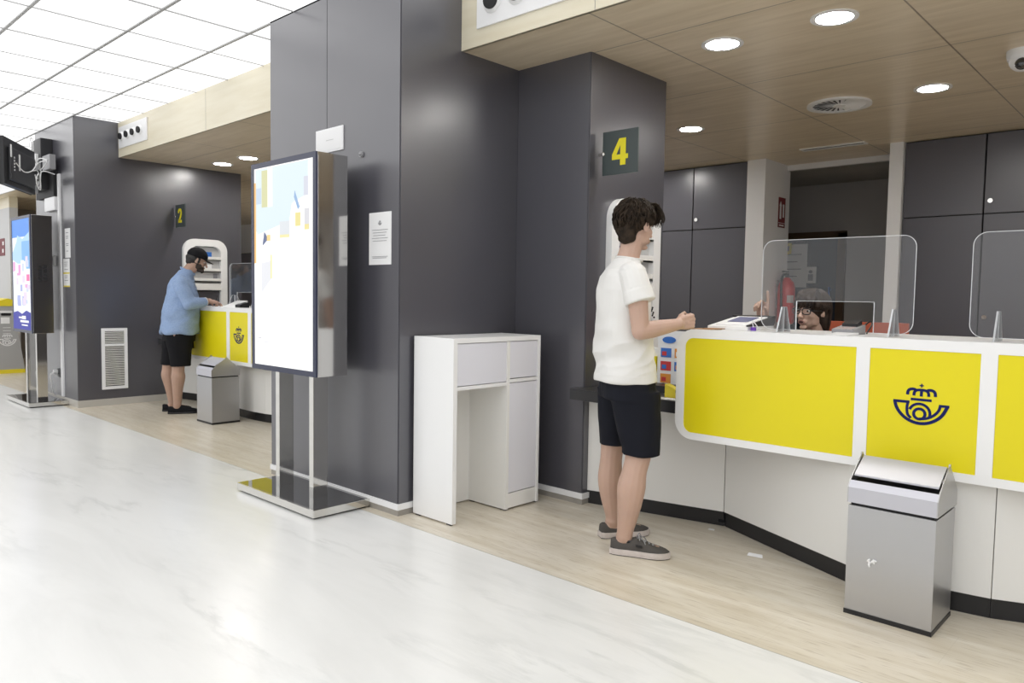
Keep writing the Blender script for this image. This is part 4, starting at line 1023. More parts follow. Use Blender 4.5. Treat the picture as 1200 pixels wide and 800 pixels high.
def limb(bm, pts, rad, n=14):
    """tapered limb with round ends; dense along its length"""
    P = spline(pts, 6); R = [q[0] for q in spline([(r_, 0) for r_ in rad], 6)]
    tube(bm, P, R, n)
    for p_, r_ in ((P[0], R[0]), (P[-1], R[-1])): ell(bm, p_, (r_,)*3, None, 12, 8)
def stack(bm, secs, n=28, ex=2.3):
    """closed stack of superellipse rings: (x,y,z, a_forward, b_side)"""
    rings = []
    for x, y, z, a, b in secs:
        rg = []
        for k in range(n):
            t = 2*PI*k/n; c, s = math.cos(t), math.sin(t)
            rg.append(bm.verts.new((x+a*math.copysign(abs(c)**(2/ex), c), y+b*math.copysign(abs(s)**(2/ex), s), z)))
        rings.append(rg)
    for p_, q_ in zip(rings, rings[1:]):
        for k in range(n): bm.faces.new((p_[k], p_[(k+1) % n], q_[(k+1) % n], q_[k]))
    bm.faces.new(rings[0][::-1]); bm.faces.new(rings[-1])
def frame_of(pos, yaw, pitch=0, roll=0):
    return Matrix.Translation(Vector(pos)) @ Matrix.Rotation(yaw,4,'Z') @ Matrix.Rotation(pitch,4,'Y') @ Matrix.Rotation(roll,4,'X')
def with_matrix(bm, fn, mt):
    b2 = new(); fn(b2); b2.transform(mt); me = bpy.data.meshes.new('t'); b2.to_mesh(me); b2.free(); bm.from_mesh(me); bpy.data.meshes.remove(me)
def head_prims(bm, s=1., jaw=1.):
    ell(bm, (-.014,0,.030), (.096,.076,.084)); ell(bm, (.022,0,-.025), (.066,.060,.080)); ell(bm, (.030,0,-.068), (.050*jaw,.047*jaw,.036))
    ell(bm, (.072*jaw,0,-.098), (.017,.022,.013)); ell(bm, (.072,0,.020), (.016,.050,.016)); ell(bm, (.066,0,.045), (.022,.048,.030))
    for y_ in (-1, 1):
        ell(bm, (.054,y_*.035,-.026), (.026,.021,.026)); ell(bm, (.103,y_*.010,-.036), (.009,.008,.007))
        ell(bm, (-.004,y_*.078,-.008), (.017,.006,.030), Matrix.Rotation(y_*.25,3,'Z') @ Matrix.Rotation(.2,3,'Y')); ell(bm, (.004,y_*.074,-.020), (.012,.008,.016))
        ell(bm, (.02,y_*.042,-.060), (.040,.014,.028))
    tube(bm, [(.082,0,.012),(.096,0,-.012),(.110,0,-.034)], [.007,.0095,.012], 10)
    ell(bm, (.110,0,-.034), (.0115,.0115,.010)); ell(bm, (.088,0,-.060), (.010,.024,.0065)); ell(bm, (.086,0,-.071), (.010,.020,.007)); ell(bm, (.080,0,-.065), (.016,.028,.018))
def eyes(parent, hm, open_=.0095):
    for y_ in (-1, 1):
        bm = new(); ell(bm, (.0735,y_*.031,.000), (.0125,.0135,open_)); bm.transform(hm); e = lbm('eye', bm, EYEW, parent)
        bm = new(); ell(bm, (.0845,y_*.031,-.001), (.0025,.0058,.0058)); bm.transform(hm); lbm('iris', bm, IRIS, e)
        bm = new(); tube(bm, [(.083,y_*.014,.018),(.086,y_*.030,.023),(.076,y_*.050,.017)], [.003,.0042,.002], 6); bm.transform(hm); lbm('eyebrow', bm, HAIRB, parent)
def hand(bm, wrist, d, n, up, curls, s=1., thumb=(.6,.6,.35), tcurl=.5, spread=.0):
    """d fingers' direction, n palm normal, up = thumb side"""
    W = Vector(wrist); d = Vector(d).normalized(); u = (Vector(up)-d*Vector(up).dot(d)).normalized(); n_ = Vector(n); n_ = (n_-d*n_.dot(d)-u*n_.dot(u)).normalized()
    def P(a, b, c=0): return W+d*a*s+u*b*s+n_*c*s
    for b in (.027,.009,-.009,-.026): limb(bm, [P(-.005,b*.55), P(.045,b*.9), P(.088-abs(b-.009)*.25,b)], [.013*s,.0135*s,.0105*s], 10)
    ell(bm, P(.040,0,.004), (.02*s,)*3); limb(bm, [P(.0,.015,.006), P(.03,.032,.012)], [.014*s,.014*s], 10)
    L = [(.040,.024,.020),(.044,.028,.021),(.041,.026,.020),(.032,.020,.018)]
    for k, b in enumerate((.028,.0095,-.0095,-.028)):
        p_ = P(.088-abs(b-.009)*.3,b); ang = 0; pts = [p_]; c = curls[k]
        for j in range(3):
            ang += c[j]; dd_ = d*math.cos(ang)+n_*math.sin(ang)+u*spread*(1.5-k)*.35*(1 if j == 0 else .4)
            p_ = p_+dd_.normalized()*L[k][j]*s; pts.append(p_)
        tube(bm, pts, [.0092*s,.0088*s,.0082*s,.0068*s], 10)
        for q_, r_ in zip(pts, (.0098,.0092,.0086,.0070)): ell(bm, q_, (r_*s,)*3, None, 10, 7)
    t0 = P(.022,.034,.010); td = (d*thumb[0]+u*thumb[1]+n_*thumb[2]).normalized(); t1 = t0+td*.036*s
    t2d = (td*math.cos(tcurl)+(d*.7+n_*.7).normalized()*math.sin(tcurl)).normalized(); t2 = t1+t2d*.030*s
    t3 = t2+(t2d*.9+n_*.3).normalized()*.022*s
    tube(bm, [t0,t1,t2,t3], [.0125*s,.0108*s,.0098*s,.0075*s], 10)
    for q_, r_ in zip((t0,t1,t2,t3), (.0128,.011,.0102,.0078)): ell(bm, q_, (r_*s,)*3, None, 10, 7)
def strands(bm, count, path, rad, seed, n=5):
    rg = random.Random(seed)
    for k in range(count):
        pts = path(rg)
        if not pts: continue
        m_ = len(pts); tube(bm, pts, [rad*(1-.75*(i/(m_-1))**2)*rg.uniform(.7,1.15) for i in range(m_)], n)
def shoe(parent, heel, toe, m_up, m_sole, laced, nm='shoe', dz=0):
    h_ = Vector((*heel, 0)); t_ = Vector((*toe, 0)); D = (t_-h_).normalized(); Lh = (t_-h_).length; S = Vector((-D.y, D.x, 0))
    W_ = [(0,.022),(.05,.031),(.15,.036),(.3,.036),(.5,.040),(.68,.048),(.82,.046),(.92,.035),(.975,.021),(1,.008)]
    Ht = [(0,.074),(.05,.080),(.15,.076),(.3,.074),(.42,.092),(.5,.086),(.68,.064),(.82,.054),(.92,.047),(1,.036)]
    def f(tab, s):
        for (a, va), (b, vb) in zip(tab, tab[1:]):
            if s <= b: return va+(vb-va)*(s-a)/(b-a)
        return tab[-1][1]
    def loft(bm, z0, grow, top=None, k=15):
        ss = [0,.02,.05,.1,.15,.2,.26,.32,.38,.42,.46,.5,.56,.62,.68,.75,.82,.88,.93,.97,1]; rings = []
        for s in ss:
            w_ = f(W_, s)+grow; hh = f(Ht, s) if top is None else top; c = h_+D*(s*Lh+(grow if s > .5 else -grow)*(1 if s in (0,1) else .0)); rg = []
            if top is None:
                for i in range(k):
                    a = PI*i/(k-1); cc_ = math.cos(a); sn = math.sin(a)
                    rg.append(bm.verts.new(c+S*w_*math.copysign(abs(cc_)**.75, cc_)+Vector((0,0,z0+(hh-z0)*sn**.75))))
            else:
                rg = [bm.verts.new(c+S*w_+Vector((0,0,z0))), bm.verts.new(c+S*w_*1.02+Vector((0,0,(z0+top)/2))), bm.verts.new(c+S*w_+Vector((0,0,top))), bm.verts.new(c-S*w_+Vector((0,0,top))), bm.verts.new(c-S*w_*1.02+Vector((0,0,(z0+top)/2))), bm.verts.new(c-S*w_+Vector((0,0,z0)))]
            rings.append(rg)
        kk = len(rings[0])
        for p_, q_ in zip(rings, rings[1:]):
            for i in range(kk): bm.faces.new((p_[i], p_[(i+1) % kk], q_[(i+1) % kk], q_[i]))
        bm.faces.new(rings[0][::-1]); bm.faces.new(rings[-1])
    bm = new(); loft(bm, .018, 0); up_ = lbm(nm, bm, m_up, parent)
    if not laced:
        bm = new(); loft(bm, .003, .003, .020); lbm('sole', bm, m_sole, up_, False)
        return up_
    bm = new(); loft(bm, .004, .0045, .032); lbm('sole', bm, m_sole, up_, False)
    bm = new(); loft(bm, .0005, .003, .004); lbm('tread', bm, M['black'], up_, False)
    bm = new()
    for i in range(5):
        s = .46+.065*i; zt = f(Ht, s)+.001; c = h_+D*s*Lh
        for sg in (-1, 1): tube(bm, [c-S*.020+D*.004*sg+Vector((0,0,zt-.010)), c+D*-.004*sg+Vector((0,0,zt+.003)), c+S*.020+D*.004*sg+Vector((0,0,zt-.010))], .0026, 6)
    c = h_+D*.45*Lh+Vector((0,0,.098))
    for sg in (-1, 1):
        tube(bm, spline([tuple(c), tuple(c+S*sg*.022+D*.008+Vector((0,0,.008))), tuple(c+S*sg*.034+D*.016+Vector((0,0,-.012))), tuple(c+S*sg*.014+D*.012+Vector((0,0,-.004))), tuple(c)], 6), .0025, 6)
        tube(bm, spline([tuple(c), tuple(c+S*sg*.020+D*.03+Vector((0,0,-.010))), tuple(c+S*sg*.030+D*.045+Vector((0,0,-.032)))], 5), .0025, 6)
    lbm('laces', bm, M['grey_pl'], up_)
    bm = new(); c = h_+D*.50*Lh-S*.0395+Vector((0,0,.050))
    q_ = [c-D*.016+Vector((0,0,.004)), c+D*.016+Vector((0,0,.0)), c+D*.016+Vector((0,0,.010)), c-D*.016+Vector((0,0,.014))]
    v1 = [bm.verts.new(v_-S*.0035) for v_ in q_]; v2 = [bm.verts.new(v_+S*.004) for v_ in q_]
    bm.faces.new(v1); bm.faces.new(v2[::-1])
    for i in range(4): bm.faces.new((v1[i], v2[i], v2[(i+1) % 4], v1[(i+1) % 4]))
    lbm('side_tab', bm, M['black'], up_, False)
    bm = new(); c = h_+D*.27*Lh; prism_pts = []
    stack(bm, [(0,0,.066,.045,.028),(0,0,.0775,.048,.0275)], 20); bm.transform(Matrix.Translation(c) @ Matrix.Rotation(math.atan2(D.y, D.x),4,'Z')); lbm('ankle_lining', bm, M['black'], up_)
    return up_
def fold(v, freq=(6,6,14), seed=0.): return noise.noise(Vector((v[0]*freq[0]+seed, v[1]*freq[1], v[2]*freq[2])))

# ---- man in the white T-shirt ------------------------------------------------
def man_one():
    V = 0.004
    HM = frame_of((.010,0,1.645), math.radians(30), math.radians(6))
    bm = new()
    with_matrix(bm, head_prims, HM)
    limb(bm, [(-.035,0,1.44),(-.022,0,1.50),(.0,.0,1.58)], [.066,.056,.056])
    # trunk
    stack(bm, [(-.03,0,.80,.09,.15),(-.025,0,.90,.105,.165),(-.03,0,1.02,.10,.145),(-.04,0,1.15,.105,.15),(-.05,0,1.28,.11,.165),(-.05,0,1.38,.10,.165),(-.045,0,1.44,.07,.12),(-.04,0,1.47,.055,.07)])
    limb(bm, [(-.05,-.13,1.40),(-.046,-.175,1.395),(-.035,-.215,1.28),(-.022,-.232,1.125)], [.05,.056,.050,.042])
    limb(bm, [(-.022,-.232,1.125),(.05,-.212,1.135),(.19,-.165,1.158)], [.043,.042,.0285])
    limb(bm, [(-.05,.13,1.40),(-.046,.175,1.395),(-.03,.22,1.26),(.0,.235,1.12)], [.05,.056,.050,.042])
    limb(bm, [(.0,.235,1.12),(.03,.24,1.03),(.07,.235,.92)], [.043,.041,.0285])
    fist = [(1.25,1.45,.9)]*4
    dR = Vector((.21,-.165+.212,.05)).normalized(); hand(bm, (.192,-.164,1.160), (.93,.25,.16), (0.25,1,-.1), (0,0,1), [(1.15,1.35,.8),(1.25,1.4,.9),(1.3,1.45,.9),(1.35,1.45,.9)], 1.0, (.8,.12,.6), 1.0)
    hand(bm, (.075,.234,.912), (.2,-.05,-1), (0,-1,0), (1,0,.2), [(.35,.5,.3),(.4,.5,.35),(.45,.55,.4),(.5,.6,.4)], 1.0)
    # legs
    limb(bm, [(-.03,-.085,.88),(.01,-.092,.70),(.024,-.100,.52),(.004,-.108,.42),(-.010,-.11,.34),(-.020,-.110,.24),(-.036,-.108,.12),(-.040,-.106,.085)], [.09,.084,.067,.062,.071,.060,.042,.042])
    limb(bm, [(-.03,.095,.88),(-.045,.12,.70),(-.045,.145,.52),(-.050,.152,.42),(-.052,.156,.32),(-.046,.157,.22),(-.034,.157,.12),(-.034,.157,.085)], [.09,.082,.064,.059,.066,.055,.039,.039])
    # feet inside the shoes
    limb(bm, [(-.062,-.10,.055),(.03,-.14,.045),(.11,-.174,.035)], [.030,.028,.022]); limb(bm, [(-.055,.157,.055),(.04,.165,.045),(.12,.178,.035)], [.030,.028,.022])
    me = mesh_from('person', bm, V, 3, None, SK1)
    o = lobj('person', me); o.location = (-2.17, 3.20, 0); o.rotation_euler = (0,0,math.radians(50))
    tag(o, 'young man with thick dark hair, white T-shirt and navy shorts, fist on the near counter', 'person')
    eyes(o, HM)
    # T-shirt
    bm = new()
    stack(bm, [(-.024,0,.862,.160,.192),(-.025,0,.868,.162,.194),(-.030,0,.93,.152,.190),(-.035,0,1.02,.142,.185),(-.042,0,1.12,.138,.185),(-.046,0,1.22,.136,.192),(-.048,0,1.32,.128,.198),(-.050,0,1.39,.108,.185),(-.044,0,1.435,.084,.140),(-.036,0,1.462,.070,.088),(-.026,0,1.482,.066,.072)], 36, 2.15)
    for s_ in (-1, 1):
        limb(bm, [(-.048,s_*.12,1.395),(-.046,s_*.175,1.390),(-.034,s_*.212,1.315)], [.062,.068,.070])
        tube(bm, [(-.034,s_*.212,1.315),(-.022,s_*.226,1.262)], [.072,.076], 20)
    def disp(c, q):
        x, y, z = c; low = max(0., min(1., (1.22-z)/.30)); a = 0
        low *= max(.25, min(1., (z-.87)/.08)); a += .025*low*fold((x+z*.9, y+z*.5, z), (5,5,9), 3.1)
        a += .016*low*(.5-2*abs(fold((x-z*1.1, y, z), (7,7,9), 9.)))
        a += .010*fold((x+z*.3, y, z), (8,8,9), 5.)*(1 if z < 1.42 else .2)
        if z < .90: a += .002*math.sin(4*math.atan2(y, x+.03)+1)
        return a
    me = mesh_from('t_shirt', bm, .0050, 2, disp, TEE); ts = lobj('t_shirt', me, o)
    bm = new(); pts = [(-.021+.064*math.cos(a), .070*math.sin(a), 1.484+(.010*-math.cos(a))-.006) for a in [2*PI*k/28 for k in range(29)]]; tube(bm, pts, .006, 8); lbm('collar_rib', bm, TEE, ts)
    bm = new()
    for k in range(7): ell(bm, (.094+.0015*k, -.045+.012*(k % 3), 1.235-.008*k), (.004,.009,.005), None, 8, 6)
    lbm('chest_print', bm, M['black'], ts)
    # shorts
    bm = new()
    stack(bm, [(-.012,0,.775,.140,.185),(-.014,0,.84,.138,.178),(-.018,0,.90,.128,.170),(-.02,0,.94,.12,.165)], 32, 2.3)
    def leg(bm, top, bot, a0, b0, a1, b1): stack(bm, [(bot[0],bot[1],bot[2],a1,b1),(bot[0],bot[1],bot[2]+.03,a1,b1)]+[(bot[0]+(top[0]-bot[0])*t_, bot[1]+(top[1]-bot[1])*t_, bot[2]+(top[2]-bot[2])*t_, a1+(a0-a1)*t_, b1+(b0-b1)*t_) for t_ in (.35,.6,.85,1)], 24, 2.2)
    leg(bm, (.0,-.09,.82), (.034,-.100,.502), .130,.092,.098,.082); leg(bm, (-.02,.09,.82), (-.030,.135,.505), .128,.092,.088,.082)
    def dsh(c, q): x, y, z = c; return .007*fold((x+z*.4, y, z), (8,8,7), 2.)+.004*fold((x, y, z), (18,18,12), 7.)
    lobj('shorts', mesh_from('shorts', bm, .006, 3, dsh, NAVYC), o)
    bm = new(); tube(bm, spline([(.05,-.152,.845),(.07,-.160,.80),(.10,-.150,.765)], 6), .004, 6); lbm('pocket_edge', bm, BLACKC, o)
    # hair
    bm = new(); ell(bm, (-.018,0,.036), (.104,.086,.088)); ell(bm, (-.060,0,-.015), (.056,.066,.066)); ell(bm, (.050,.0,.070), (.060,.068,.045)); ell(bm, (.078,.0,.058), (.040,.060,.040)); ell(bm, (-.056,0,-.062), (.036,.052,.040))
    for y_ in (-1,1): ell(bm, (.012,y_*.066,.028), (.052,.020,.030))
    bm.transform(HM); hr = lobj('hair', mesh_from('hair', bm, .004, 2, lambda c, q: .006*fold(c, (38,38,30), 1.), HAIRD), o)
    bm = new(); rg = random.Random(5)
    def path(rg):
        az = rg.uniform(-PI, PI); el0 = rg.uniform(-.35, 1.45)
        fr = math.cos(az)
        if el0 < .25 and fr > .1: el0 = rg.uniform(.45, 1.2)
        if el0 < .0 and fr > -.45: el0 = rg.uniform(.15, .8)
        pts = []; R_ = (.108,.088,.100); dl = rg.uniform(.22,.50); da = rg.uniform(-.3,.3); c0 = Vector((-.018,0,.030)); lift = rg.uniform(.0,.016)
        for i in range(7):
            t_ = i/6; e = el0-dl*t_*1.15; a_ = az+da*t_
            rr = 1.0+lift*8*math.sin(t_*PI*.8)+(.10*max(0, fr)*max(0, math.sin(el0)))
            pts.append(c0+Vector((R_[0]*rr*math.cos(e)*math.cos(a_), R_[1]*rr*math.cos(e)*math.sin(a_), R_[2]*rr*math.sin(e))))
        return pts
    strands(bm, 760, path, .0042, 11)
    def fringe(rg):
        y_ = rg.uniform(-.065,.065); x0 = rg.uniform(.0,.05); out_ = rg.uniform(.098,.122); z1 = rg.uniform(.0,.045); c = rg.uniform(-.03,.03)
        return [tuple(q_) for q_ in spline([(x0,y_*.8,.122-.02*abs(y_)/.06),(x0+.045,y_,.122),(out_-.010,y_+c*.5,.088),(out_,y_+c,.055),(out_-.010,y_+c*1.2,z1)], 3)]
    strands(bm, 150, fringe, .0042, 12)
    bm.transform(HM); lbm('hair_locks', bm, HAIRD, hr)
    # shoes
    shoe(o, (-.102,-.086), (.165,-.198), CANVAS, RUBBER, True); shoe(o, (-.100,.152), (.176,.192), CANVAS, RUBBER, True)
    return o

# ---- man in the cap ------------------------------------------------------------
def man_two():
    HM = frame_of((.262,0,1.612), math.radians(0), math.radians(20))
    bm = new(); with_matrix(bm, lambda b: head_prims(b, 1, 1.05), HM)
    limb(bm, [(.11,0,1.42),(.17,0,1.49),(.235,0,1.57)], [.075,.064,.062])
    stack(bm, [(.06,0,.80,.12,.16),(.08,0,.92,.15,.18),(.09,0,1.05,.165,.18),(.095,0,1.2,.15,.18),(.105,0,1.32,.125,.18),(.12,0,1.41,.10,.15),(.125,0,1.45,.07,.09)])
    limb(bm, [(.10,-.14,1.38),(.10,-.19,1.37),(.14,-.24,1.25),(.185,-.262,1.155)], [.055,.062,.056,.046])
    limb(bm, [(.185,-.262,1.155),(.26,-.235,1.165),(.352,-.195,1.185)], [.047,.044,.031])
    limb(bm, [(.10,.14,1.38),(.10,.19,1.37),(.15,.24,1.25),(.20,.25,1.15)], [.055,.062,.056,.046])
    limb(bm, [(.20,.25,1.15),(.29,.19,1.16),(.38,.12,1.18)], [.047,.042,.031])
    hand(bm, (.355,-.193,1.186), (.9,.35,-.12), (.1,.35,-1), (0,1,.3), [(.75,1.0,.6),(.8,1.0,.6),(.9,1.1,.6),(1.,1.1,.6)], 1.05, (.85,.3,.5), .5)
    hand(bm, (.383,.118,1.182), (.85,-.45,-.15), (0,-.2,-1), (0,-1,.2), [(.3,.4,.3),(.35,.45,.3),(.4,.5,.3),(.5,.5,.3)], 1.05)
    limb(bm, [(.06,-.10,.88),(.07,-.10,.70),(.068,-.10,.52),(.066,-.10,.44),(.066,-.10,.38),(.060,-.10,.26),(.056,-.10,.12),(.054,-.10,.08)], [.10,.09,.066,.064,.070,.054,.042,.042])
    limb(bm, [(.04,.10,.88),(.0,.10,.70),(-.028,.10,.52),(-.036,.10,.44),(-.038,.10,.38),(-.02,.10,.26),(-.002,.10,.12),(.0,.10,.08)], [.10,.09,.064,.062,.066,.052,.040,.040])
    limb(bm, [(.03,-.10,.05),(.12,-.10,.045),(.20,-.10,.033)], [.032,.030,.022]); limb(bm, [(-.03,.10,.05),(.06,.10,.045),(.14,.10,.033)], [.032,.030,.022])
    o = lobj('person', mesh_from('person', bm, .0045, 3, None, SK2)); o.location = (-8.02, 3.30, 0); o.rotation_euler = (0,0,math.radians(66))
    tag(o, 'bearded man in a black cap, light blue shirt and black shorts at the far counter', 'person')
    eyes(o, HM, .0055)
    # shirt
    bm = new()
    stack(bm, [(.085,0,.835,.190,.215),(.085,0,.86,.198,.222),(.088,0,.93,.188,.215),(.096,0,1.03,.188,.212),(.102,0,1.14,.176,.212),(.108,0,1.25,.160,.212),(.108,0,1.34,.140,.205),(.115,0,1.40,.115,.175),(.125,0,1.44,.092,.12),(.14,0,1.475,.080,.084),(.152,0,1.505,.074,.077)], 36, 2.15)
    for s_ in (-1, 1):
        limb(bm, [(.102,s_*.13,1.375),(.10,s_*.19,1.36),(.14,s_*.243,1.25),(.185,s_*.258,1.155)], [.068,.078,.072,.066])
    limb(bm, [(.185,-.262,1.155),(.26,-.238,1.163),(.315,-.212,1.175)], [.066,.058,.046]); limb(bm, [(.20,.25,1.15),(.27,.205,1.158),(.33,.16,1.168)], [.062,.055,.045])
    def disp(c, q): x, y, z = c; return .012*fold((x+z*.5, y+z*.3, z), (6,6,10), 4.)+.006*fold((x-z*.6, y, z), (13,12,16), 8.)+(.012*math.sin(5*math.atan2(y, x-.08))*max(0, .88-z)/.05)
    sh = lobj('shirt', mesh_from('shirt', bm, .006, 3, disp, CHAMB), o)
    bm = new(); pts = [(.165+.070*math.cos(a), .074*math.sin(a), 1.492-.034*math.cos(a)) for a in [.35+(2*PI-.7)*k/26 for k in range(27)]]
    pts = [(p_[0]+.004, p_[1], p_[2]) for p_ in pts]
    for dz_ in (-.006,.002,.010): tube(bm, [(p_[0]-dz_*.2, p_[1], p_[2]+dz_) for p_ in pts], .0065, 8)
    lbm('collar', bm, CHAMB, sh)
    bm = new(); tube(bm, [(.318,-.211,1.176),(.346,-.198,1.182)], [.044,.041], 18); lbm('cuff', bm, TEE, sh)
    # shorts
    bm = new(); stack(bm, [(.075,0,.76,.160,.195),(.08,0,.86,.165,.195),(.082,0,.93,.155,.18)], 30, 2.3)
    for s_, tx, bx_ in ((-1,.08,.092), (1,.05,-.005)):
        stack(bm, [(bx_,s_*.10,.50,.100,.09),(bx_,s_*.10,.53,.102,.09),((tx+bx_)/2,s_*.10,.66,.118,.095),(tx,s_*.095,.80,.145,.098)], 24, 2.2)
    lobj('shorts', mesh_from('shorts', bm, .006, 3, lambda c, q: .007*fold(c, (8,8,7), 2.), BLACKC), o)
    # hair, beard, cap
    bm = new(); ell(bm, (-.030,0,.005), (.090,.083,.070)); ell(bm, (-.062,0,-.03), (.046,.062,.045)); ell(bm, (.012,.066,.0), (.02,.02,.03)); ell(bm, (.012,-.066,.0), (.02,.02,.03))
    bm.transform(HM); hr = lobj('hair', mesh_from('hair', bm, .004, 2, lambda c, q: .004*fold(c, (60,60,40), 1.), HAIRB), o)
    bm = new(); ell(bm, (.050,0,-.082), (.046,.046,.030)); ell(bm, (.080,0,-.092), (.020,.026,.022)); ell(bm, (.087,0,-.052), (.012,.026,.005))
    for y_ in (-1,1): ell(bm, (.030,y_*.050,-.055), (.036,.012,.034)); ell(bm, (.012,y_*.066,-.025), (.010,.009,.030)); ell(bm, (.070,y_*.032,-.068), (.020,.014,.020))
    bm.transform(HM); lobj('beard', mesh_from('beard', bm, .003, 2, lambda c, q: .002*fold(c, (150,150,150), 1.), BEARD), o)
    bm = new(); ell(bm, (-.014,0,.045), (.106,.087,.090)); 
    for v in list(bm.verts):
        if v.co.z < .028: v.co.z = .028
    bm.transform(HM); cap = lbm('cap', bm, BLACKC, o)
    bm = new(); n = 14; top = []; bot = []
    for k in range(n+1):
        a = -1.15+2.3*k/n; top.append((.086*math.cos(a)-.010, .078*math.sin(a))); bot.append((.080+.082*math.cos(a*1.15)*1.0, .068*math.sin(a)))
    for k in range(n):
        qd = [(*top[k],.036), (*top[k+1],.036), (bot[k+1][0], bot[k+1][1], .018-.25*abs(bot[k+1][1])**1.3*.6), (bot[k][0], bot[k][1], .018-.25*abs(bot[k][1])**1.3*.6)]
        f1 = [bm.verts.new(p_) for p_ in qd]; f2 = [bm.verts.new((p_[0],p_[1],p_[2]+.004)) for p_ in qd]
        bm.faces.new(f1); bm.faces.new(f2[::-1])
        for i in range(4): bm.faces.new((f1[i], f2[i], f2[(i+1) % 4], f1[(i+1) % 4]))
    bm.transform(HM); lbm('brim', bm, BLACKC, cap, False)
    shoe(o, (-.034,-.10), (.262,-.105), BLACKC, M['black'], False); shoe(o, (-.095,.10), (.19,.105), BLACKC, M['black'], False)
    bm = new(); tube(bm, [(.455,-.165,1.245),(.425,-.130,1.145)], [.004,.0035], 8); bm.transform(o_mat(o)); tag(obj('ballpoint_pen', bm, M['black']), 'black pen in the right hand of the man in the cap', 'pen')
    return o
def o_mat(o): return Matrix.Translation(o.location) @ Matrix.Rotation(o.rotation_euler.z, 4, 'Z')

